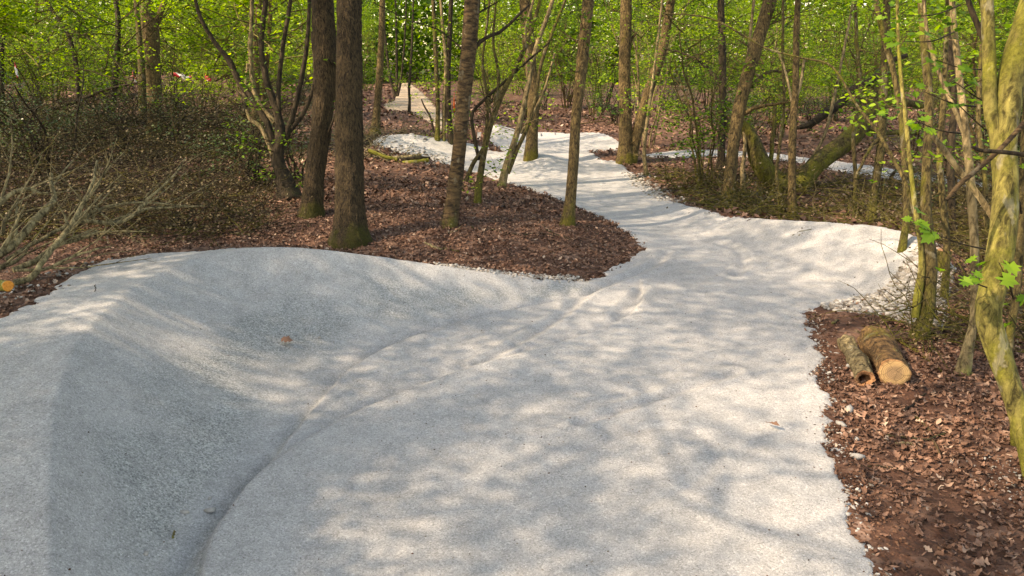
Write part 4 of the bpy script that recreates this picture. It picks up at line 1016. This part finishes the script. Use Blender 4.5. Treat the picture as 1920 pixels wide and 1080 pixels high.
# ------------------------------------------------------------------ the two cut logs
def mat_cut(name, heart, sap, edge):
    mt, nt, b, out = newmat(name); t = objco(nt)
    w = nt.nodes.new('ShaderNodeTexWave'); w.wave_type = 'RINGS'; w.rings_direction = 'Y'; w.inputs['Scale'].default_value = 26; w.inputs['Distortion'].default_value = 2.5; w.inputs['Detail'].default_value = 3
    nt.links.new(t, w.inputs['Vector'])
    sep = nt.nodes.new('ShaderNodeSeparateXYZ'); nt.links.new(t, sep.inputs[0])
    rad = math_n(nt, 'SQRT', math_n(nt, 'ADD', math_n(nt, 'MULTIPLY', sep.outputs[0], sep.outputs[0]), math_n(nt, 'MULTIPLY', sep.outputs[2], sep.outputs[2])))
    rad = math_n(nt, 'ADD', rad, math_n(nt, 'MULTIPLY', noise_n(nt, t, 25, 3), .03))
    rays = nt.nodes.new('ShaderNodeTexNoise'); rays.inputs['Scale'].default_value = 3; c = ramp(nt, rad, [(.06, heart), (.085, sap), (.108, sap), (.122, edge)])
    c = mix(nt, .6, c, ramp(nt, w.outputs['Fac'], [(0, (.50,) * 3), (.5, (1.1,) * 3), (1, (1.15,) * 3)]), 'MULTIPLY')
    crk = nt.nodes.new('ShaderNodeTexVoronoi'); crk.feature = 'DISTANCE_TO_EDGE'; crk.inputs['Scale'].default_value = 14; nt.links.new(t, crk.inputs['Vector'])
    c = mix(nt, .7, c, ramp(nt, crk.outputs['Distance'], [(0, (.25,) * 3), (.04, (1,) * 3)]), 'MULTIPLY')
    c = mix(nt, .6, c, ramp(nt, noise_n(nt, t, 35, 5, .7), [(.3, (.6,) * 3), (.7, (1.2,) * 3)]), 'MULTIPLY')
    nt.links.new(c, b.inputs['Base Color']); bump(nt, b, noise_n(nt, objco(nt, (4, 4, 30)), 12, 4), .4, .004); return mt
M_CUT = mat_cut('sawn_wood', (.28, .18, .10), (.42, .27, .13), (.22, .11, .05))
BARK['log'] = mat_bark('flaky_log_bark', (.045, .025, .012), (.24, .14, .06), .42, (.17, .15, .02), (9, 9, 9), 2.0, 0, .3)
BARK['loggrey'] = mat_bark('lichened_log_bark', (.05, .036, .018), (.30, .24, .13), .38, (.22, .21, .09), (9, 9, 6), 1.8, 0, .5)
def log(name, label, pa, pb, ra, rb, za, zb, bark, hollow=False, swell=None):
    wa = W(pa[0], pa[1], za); ga = gz(*wa[:2]); wa = W(pa[0], pa[1], za + ga); wb = W(pb[0], pb[1], zb); wb = W(pb[0], pb[1], zb + gz(*wb[:2]))
    o = empty(name, ((wa[0] + wb[0]) / 2, (wa[1] + wb[1]) / 2, ga)); tag(o, label, 'log')
    n = 34; t = np.linspace(0, 1, n); P = wa + (wb - wa) * t[:, None]; P[:, 0] += .012 * np.sin(t * 5)
    r = ra + (rb - ra) * t
    if swell: 
        for c, a, w_ in swell: r = r + a * np.exp(-((t - c) / w_) ** 2)
    m1 = MB(); tube(m1, P, r, 40, False, .13, int(pa[0]), .008)
    rim = m1.v[0][:40].copy(); rim2 = m1.v[0][-40:].copy()
    ax = (wb - wa) / np.linalg.norm(wb - wa)
    m1.build('bark', BARK[bark], o)
    c = rim.mean(0)
    def face(rim, c, sgn, name, hollow):
        mm = MB(); rings = [rim - 0 * ax]
        if hollow:
            sc = (.72, .60, .50); dp = (.004, .05, .16)
            rings = [rim] + [c + (rim - c) * s_ + ax * d_ * sgn + np.array([.0, 0, -.012]) for s_, d_ in zip(sc, dp)]
        else:
            rings = [rim, c + (rim - c) * .93 - ax * .006 * sgn] + [c + (rim - c) * s_ - ax * (.006 + .002 * math.sin(s_ * 9)) * sgn for s_ in (.7, .45, .2, .04)]
        V = np.vstack(rings); nr = len(rings); F = []
        for i in range(nr - 1):
            for k in range(40):
                k2 = (k + 1) % 40; F.append((i * 40 + k, i * 40 + k2, (i + 1) * 40 + k2, (i + 1) * 40 + k))
        mm.add(V, F); mm.add(np.vstack([rings[-1], rings[-1].mean(0)[None]]), [(k, (k + 1) % 40, 40) for k in range(40)])
        me = mm.mesh(name, M_CUT if not hollow else M_ROT, True, c)      # own origin at the face's centre so that the rings centre there
        q = bpy.data.objects.new(name, me); scene.collection.objects.link(q); q.parent = o; q.location = tuple(c - np.array(o.location))
    face(rim, c, 1, 'cut_end' if not hollow else 'hollow_end', hollow); face(rim2, rim2.mean(0), -1, 'cut_end', False)
    return o
M_ROT, nt_, b_, _ = newmat('rotten_wood')
nt_.links.new(ramp(nt_, noise_n(nt_, objco(nt_), 30, 5, .7), [(.3, (.10, .045, .02)), (.5, (.26, .13, .065)), (.7, (.42, .22, .11))]), b_.inputs['Base Color']); bump(nt_, b_, noise_n(nt_, objco(nt_), 40, 5), .8, .01)
log('log', 'thicker of two cut logs by the track edge, with a pale sawn face', (1677, 699), (1641, 634), .108, .118, .090, .100, 'log', swell=[(.35, -.008, .12), (.8, .012, .2)])
log('log', 'thinner log with a rotten hollow end, lying left of the thicker one', (1622, 710), (1591, 642), .064, .06, .052, .05, 'loggrey', True, swell=[(.45, .014, .12), (.72, -.006, .1), (.97, .012, .08)])

# ------------------------------------------------------------------ felled branches at the left
def polyrod(mb, rows, sides=8, rough=.06, twig=0, tips=None):
    A = np.array([list(D(r[0], r[1], r[3])) + [r[2] / 2 / FPX * r[3]] for r in rows])
    L = np.linalg.norm(np.diff(A[:, :3], axis=0), axis=1).sum(); s = spline(A, max(8, int(L / .05)))
    s[:, :3] += rng.normal(0, .003, (len(s), 3)); tube(mb, s[:, :3], s[:, 3], sides, True, rough, 5)
    for _ in range(twig):
        i = rng.integers(len(s) // 3, len(s) - 1); dv = s[i, :3] - s[i - 1, :3]; dv /= np.linalg.norm(dv) + 1e-9
        q = np.cross(dv, rng.normal(size=3)); q /= np.linalg.norm(q)
        grow(mb, s[i, :3], dv + q * .7, rng.uniform(.3, .9), max(.003, s[i, 3] * .5), 1, tips if tips is not None else [], .02, .3, 3)
def zz(rows, d0, d1): n = len(rows); return [(a, b, c, d0 + (d1 - d0) * i / (n - 1)) for i, (a, b, c) in enumerate(rows)]
BARK['olive'] = BARK['olive']
BR = [('longest olive branch, curving up from the orange cut stub at the left edge', [(26, 531, 10), (59, 520, 10), (80, 490, 9), (98, 466, 9), (118, 442, 8), (136, 418, 7), (154, 386, 6), (166, 362, 5), (176, 330, 4), (182, 300, 3)], 6.7, 7.6),
      ('thickest mossy limb of the brush heap, rising from the left edge', [(-30, 492, 15), (0, 475, 14), (30, 454, 13), (53, 427, 12), (68, 410, 11), (89, 389, 10), (101, 377, 9), (97, 350, 6), (95, 325, 4)], 6.9, 7.8),
      ('pale thin branch sweeping right and up over the brush heap', [(136, 420, 6), (160, 415, 6), (204, 418, 6), (237, 411, 5), (261, 392, 5), (284, 368, 4), (329, 324, 3), (348, 296, 2)], 7.3, 7.9),
      ('arched branch lying highest on the brush heap at the left edge', [(-20, 400, 8), (0, 380, 8), (24, 362, 7), (56, 354, 6), (75, 362, 4), (92, 365, 3)], 7.2, 7.6),
      ('long straight thin branch pointing right across the heap', [(10, 488, 6), (68, 454, 6), (118, 427, 5), (166, 401, 5), (207, 386, 4), (267, 380, 3), (355, 386, 2)], 7.0, 7.9),
      ('low thick branch lying just above the longest one', [(24, 506, 9), (71, 487, 9), (113, 457, 8), (148, 448, 7), (182, 434, 5)], 6.85, 7.4),
      ('thin branch at the right end of the heap, nearly level', [(207, 415, 5), (252, 401, 5), (275, 392, 4), (326, 389, 3), (384, 386, 2)], 7.6, 8.2),
      ('lowest branch of the heap, resting near the bare soil', [(30, 506, 5), (89, 503, 5), (133, 482, 4), (178, 468, 3), (210, 462, 2)], 6.8, 7.2),
      ('pair of short hooked stubs in the middle of the heap', [(175, 418, 7), (174, 402, 6), (181, 392, 5), (188, 398, 4)], 7.5, 7.5),
      ('upright broken stub at the far left of the heap', [(2, 440, 6), (10, 415, 6), (20, 394, 5)], 7.1, 7.1),
      ('pale forked twig standing up out of the heap', [(130, 428, 3), (124, 412, 3), (120, 398, 2)], 7.1, 7.1),
      ('branch crossing low under the others at the left edge', [(-30, 520, 8), (4, 500, 8), (26, 490, 6), (44, 478, 5)], 6.8, 7.0)]
gB = ground_hit(28, 541)
for lab, rows, d0, d1 in BR:
    d0 = gB + (d0 - 6.7) * .8; d1 = gB + (d1 - 6.7) * .8; rows = [(p_, q_, w_ * 1.25) for p_, q_, w_ in rows]
    base = D(rows[0][0], rows[0][1], d0); o = empty('cut_branch', base); tag(o, lab, 'branch', 'felled branches heaped at the left')
    m = MB(); polyrod(m, zz(rows, d0, d1), 9, .08); m.build('stem', BARK['olive'], o)
    m = MB(); A = zz(rows, d0, d1); tips = []
    for _ in range(3 if rows[0][2] > 5.5 else 1):
        i = rng.integers(1, len(A)); p = D(A[i][0], A[i][1], A[i][3]); p0 = D(A[i - 1][0], A[i - 1][1], A[i - 1][3]); dv = p - p0; dv /= np.linalg.norm(dv)
        grow(m, p, dv + np.array([rng.normal(.2, .4), rng.normal(0, .3), rng.normal(.25, .3)]), rng.uniform(.3, .8), max(.004, A[i][2] / FPX * A[i][3] * .3), 1, tips, -.03, .3, 3, 4)
    m.build('twigs', BARK['olive'], o)
# the sawn stub
o = empty('cut_log', D(0, 536, gB)); tag(o, 'mossy stub of a felled branch with a bright orange sawn face, at left edge', 'log')
p0, p1 = D(-60, 528, gB + .1), D(15, 536, gB - .12)
m = MB(); tube(m, spline(np.array([p0, p1]), 8), .043, 16, False, .06); rimv = m.v[0][-16:]; m.build('bark', BARK['moss'], o)
m = MB(); c = rimv.mean(0); ax = (p1 - p0) / np.linalg.norm(p1 - p0); m.add(np.vstack([rimv, c + (rimv - c) * .9 + ax * .003, (c + ax * .004)[None]]), [(k, (k + 1) % 16, 16 + (k + 1) % 16, 16 + k) for k in range(16)])
m.add(np.vstack([c + (rimv - c) * .9 + ax * .003, (c + ax * .004)[None]]), [(k, (k + 1) % 16, 16) for k in range(16)])
M_OR, nt_, b_, _ = newmat('fresh_orange_cut'); nt_.links.new(ramp(nt_, noise_n(nt_, objco(nt_), 40, 4), [(.3, (.45, .13, .02)), (.7, (.80, .34, .07))]), b_.inputs['Base Color'])
m.build('cut_end', M_OR, o)

# tangle of brushwood: nobody could count it
def tangle(n, region, hmax, lmin, lmax, rmin, rmax, mat, name, label, leaf=None, lsize=.035, per=1, seed=5):
    global rng
    rng = np.random.default_rng(seed)
    m, lm, tips = MB(), MB(), []
    c = 0
    while c < n:
        px = rng.uniform(region[0], region[1]); py = rng.uniform(region[2], region[3])
        x, y, _ = W(px, py, .15); s = float(sd_all(x, y))
        if s > -.30: continue
        c += 1
        h = hmax(px, py); z = gz(x, y) + h * rng.random() ** 1.4
        a = rng.uniform(0, 6.28); L = rng.uniform(lmin, lmax); el = rng.normal(.12, .35)
        d = np.array([math.cos(a) * math.cos(el), math.sin(a) * math.cos(el), math.sin(el)])
        k = 6; P = [np.array([x, y, z])]
        for i in range(k): d = d + rng.normal(0, .16, 3) - np.array([0, 0, .05]); d /= np.linalg.norm(d); P.append(P[-1] + d * L / k)
        P = np.array(P); P[:, 2] = np.maximum(P[:, 2], gz(x, y) + .01)
        tube(m, P, rng.uniform(rmin, rmax) * np.linspace(1, .35, k + 1), 4, False)
        tips += [(P[i], d) for i in range(1, k + 1)]
    o = m.build(name, mat); tag(o, label, 'brushwood', kind='stuff')
    if leaf:
        leaves_on(lm, tips, per, .06, lsize, False, .7, .8)
        tag(lm.build('scrub_leaves', leaf, smooth=False), 'small dull leaves caught all through ' + label.split(' of ')[0].lower(), 'foliage', kind='stuff')
hA = lambda px, py: 1.05 * np.clip((520 - px) / 420, .10, 1) * np.clip((450 - py) / 70, .15, 1)
tangle(2400, (-160, 500, 285, 440), hA, .3, 1.1, .003, .008, BARK['dark'], 'brushwood', 'dense dark tangle of twigs heaped behind the near berm', LEAF['drygreen'], .040, 2, 5)
tangle(620, (-160, 500, 290, 445), lambda px, py: hA(px, py) * 1.1, .5, 1.8, .003, .009, BARK['hazel'], 'brushwood', 'lighter olive twigs lying across the top of the heap', None, .034, 1, 15)
tangle(1900, (-160, 560, 215, 300), lambda px, py: 1.1, .4, 1.7, .004, .011, BARK['dark'], 'scrub', 'dark leafy scrub of twigs under the trees at left', LEAF['drygreen'], .05, 3, 6)
tangle(700, (-160, 560, 225, 310), lambda px, py: 1.1, .4, 1.8, .004, .009, BARK['hazel'], 'scrub', 'paler bare twigs standing through the scrub at left', None, .05, 3, 16)
tangle(700, (1190, 1480, 318, 405), lambda px, py: .14, .3, 1.1, .003, .010, BARK['hazel'], 'fallen_twigs', 'scattered fallen twigs of all sizes beyond the right berm', LEAF['drygreen'], .04, 1, 7)
tangle(1300, (1500, 2050, 330, 470), lambda px, py: .14 + .6 * np.clip((px - 1620) / 200, 0, 1), .3, 1.3, .003, .009, BARK['hazel'], 'thicket_twigs', 'bare twigs of the thicket right of the right berm', LEAF['drygreen'], .035, 1, 8)
tangle(500, (1680, 2050, 470, 640), lambda px, py: .30, .3, 1.0, .002, .007, BARK['hazel'], 'thicket_twigs', 'loose twigs of the near thicket behind the logs', LEAF['drygreen'], .03, 1, 9)
tangle(260, (640, 800, 250, 300), lambda px, py: .25, .4, 1.4, .005, .012, BARK['olive'], 'fallen_twigs', 'mossy loose twigs of brash by the far left berm', LEAF['drygreen'], .05, 1, 10)
rng = np.random.default_rng(31)

# single sticks on the leaves
STK = [('dark crooked stick lying on the island left of its tip', [(880, 415, 4), (890, 428, 4), (930, 432, 4), (975, 440, 3), (1010, 437, 3), (1040, 442, 3)], 'dark'),
       ('dark stick slanting down the island toward its tip', [(1010, 412, 3), (1025, 430, 3), (1045, 440, 3), (1075, 450, 2)], 'dark'),
       ('short greenish stick near the front of the island', [(795, 455, 5), (815, 463, 5), (830, 468, 4)], 'olive'),
       ('brown stick just right of the short greenish one', [(832, 466, 5), (848, 469, 4), (862, 472, 3)], 'cherry'),
       ('pale stick leaning at the foot of the banded tree', [(868, 420, 3), (856, 432, 3), (838, 438, 3)], 'pale'),
       ('bent brown stick on the leaves below the logs', [(1716, 780, 5), (1740, 805, 5), (1752, 830, 5), (1764, 857, 5)], 'cherry'),
       ('short green stick left of the bent brown one', [(1678, 832, 6), (1712, 832, 6)], 'olive'),
       ('long dark stick lying level below the logs', [(1660, 815, 4), (1700, 820, 4), (1738, 824, 4), (1770, 812, 3)], 'dark'),
       ('curled dark stick just below the thick log', [(1696, 768, 4), (1712, 757, 4), (1728, 742, 3), (1736, 738, 3)], 'dark'),
       ('thin dark stick farthest down the leafy strip', [(1612, 872, 3), (1650, 876, 3), (1700, 880, 3)], 'dark'),
       ('long brown stick pointing from behind the thick log to the crooked pair', [(1680, 638, 5), (1715, 655, 6), (1745, 680, 5), (1765, 695, 4)], 'birch'),
       ('pale short stick at the foot of the curving stem', [(1810, 692, 5), (1825, 703, 4), (1838, 712, 4)], 'pale'),
       ('short stout stick on the leaves above the thin log', [(1560, 606, 5), (1572, 600, 5)], 'pale'),
       ('thin dark twig lying alone on the flat of the track', [(590, 940, 3), (612, 938, 3), (632, 934, 2)], 'dark'),
       ('tiny upright twig stuck in the top of the near berm', [(177, 548, 2), (178, 534, 2)], 'dark'),
       ('pale splinter standing in the crease of the near berm', [(324, 1008, 4), (327, 996, 4)], 'pale'),
       ('long pale pole lying behind the rim of the right berm', [(1440, 388, 5), (1480, 395, 6), (1540, 400, 5), (1610, 402, 4)], 'pale'),
       ('reddish bowed branch on the ground behind the rim of the right berm', [(1515, 408, 4), (1535, 398, 6), (1560, 400, 5), (1580, 408, 4)], 'cherry'),
       ('dark stick leaning up from the ground before the fallen tree', [(1498, 392, 4), (1520, 372, 4), (1548, 350, 3)], 'dark'),
       ('dark pointed stub sticking out of the leaves by the far strip', [(1670, 345, 8), (1672, 330, 7), (1682, 318, 4)], 'dark'),
       ('big bough lying low in the scrub at the far left', [(0, 255, 8), (50, 232, 9), (105, 202, 8), (150, 188, 7), (200, 168, 5), (290, 148, 3)], 'dark')]
for lab, rows, bk in STK:
    up = any(w in lab for w in ('upright', 'standing', 'leaning up', 'pointed', 'bough'))
    d0 = ground_hit(rows[0][0], rows[0][1])
    rows4 = [(a, b, c, (d0 if up else ground_hit(a, b)) - .02) for a, b, c in rows]
    o_ = D(rows[0][0], rows[0][1], d0); m = MB(); polyrod(m, rows4, 7, .10)
    tag(m.build('stick', BARK[bk], loc=o_), lab, 'stick')
# pile of mossy cut poles by the far left berm
for i, (rows, bk, lab) in enumerate([([(748, 306, 8), (775, 304, 8), (804, 300, 8)], 'moss', 'front mossy pole of the small stack by the far left berm'), ([(752, 300, 7), (780, 297, 7), (806, 296, 6)], 'dark', 'dark pole lying on top of the small stack by the far berm'),
        ([(690, 282, 8), (715, 292, 8), (745, 300, 7)], 'moss', 'long mossy pole trailing left from the small stack'), ([(735, 296, 6), (765, 294, 6), (790, 290, 6)], 'olive', 'rear pole of the small stack, nearest the far berm'), ([(760, 310, 4), (785, 312, 4), (802, 311, 4)], 'pale', 'thin pale pole in front of the small stack')]):
    d0 = ground_hit(770, 306); m = MB(); polyrod(m, [(a, b, c, d0 + .05 * i) for a, b, c in rows], 9, .08)
    tag(m.build('cut_pole', BARK[bk], loc=D(rows[0][0], rows[0][1], d0)), lab, 'pole', 'small stack of mossy poles')
# sawn stump in the thicket
w = D(1764, 508, ground_hit(1764, 508)); o = empty('tree_stump', w); tag(o, 'small sawn stump with reddish top at the edge of the right thicket', 'stump')
m = MB(); tube(m, spline(np.array([w - [0, 0, .1], w + [0, 0, .22]]), 8), .07, 18, False, .08); rimv = m.v[0][-18:]; m.build('bark', BARK['hazel'], o)
m = MB(); c = rimv.mean(0); m.add(np.vstack([rimv, (c + [0, 0, .006])[None]]), [(k, (k + 1) % 18, 18) for k in range(18)]); m.build('cut_top', M_ROT, o)

# ------------------------------------------------------------------ barrier tape and orange netting far back
M_TAPE, nt_, b_, _ = newmat('red_white_tape')
wv = nt_.nodes.new('ShaderNodeTexWave'); wv.inputs['Scale'].default_value = 1.1; wv.bands_direction = 'DIAGONAL'; nt_.links.new(objco(nt_), wv.inputs['Vector'])
nt_.links.new(ramp(nt_, wv.outputs['Fac'], [(.48, (.45, .03, .04)), (.52, (.6, .6, .6))]), b_.inputs['Base Color']); b_.inputs['Roughness'].default_value = .4
M_NET, nt_, b_, _ = newmat('orange_netting'); b_.inputs['Base Color'].default_value = (.60, .10, .02, 1)
def ribbon(name, lab, rows, depth, wid, mat, cat):
    A = np.array([D(a, b, depth) for a, b in rows]); s = spline(A, 16); m = MB(); s[:, 2] += .02 * np.sin(np.arange(16) * 1.3)
    tw = np.linspace(0, 2.5, 16); up = np.stack([.3 * np.sin(tw) + .1, .5 * np.sin(tw), np.cos(tw * .5)], 1) * wid / 2; th = np.array([0, .003, 0])
    V = np.stack([s + up + th, s - up + th, s - up - th, s + up - th], 1).reshape(-1, 3); F = []
    for i in range(15):
        for k in range(4): F.append((i * 4 + k, i * 4 + (k + 1) % 4, (i + 1) * 4 + (k + 1) % 4, (i + 1) * 4 + k))
    m.add(V, F); tag(m.build(name, mat, loc=s[0]), lab, cat)
ribbon('barrier_tape', 'hanging red and white tape, leftmost scrap deep in the woods', [(27, 118), (30, 130), (34, 146)], 24, .12, M_TAPE, 'tape')
ribbon('barrier_tape', 'red and white tape scrap just left of the stout lit trunk', [(248, 138), (252, 148), (257, 156)], 24, .10, M_TAPE, 'tape')
ribbon('barrier_tape', 'red and white tape sagging between saplings right of the stout lit trunk', [(325, 140), (340, 142), (350, 146), (362, 140)], 24, .12, M_TAPE, 'tape')
ribbon('barrier_tape', 'short slanting red and white tape left of the twisted stump', [(384, 140), (390, 148), (397, 151)], 24, .12, M_TAPE, 'tape')
ribbon('orange_netting', 'strip of orange safety netting half hidden behind the banded tree', [(852, 172), (851, 190), (852, 206), (856, 200), (857, 172)], 20, .10, M_NET, 'netting')
for o in bpy.data.objects:
    if o.get('group') == '': del o['group']
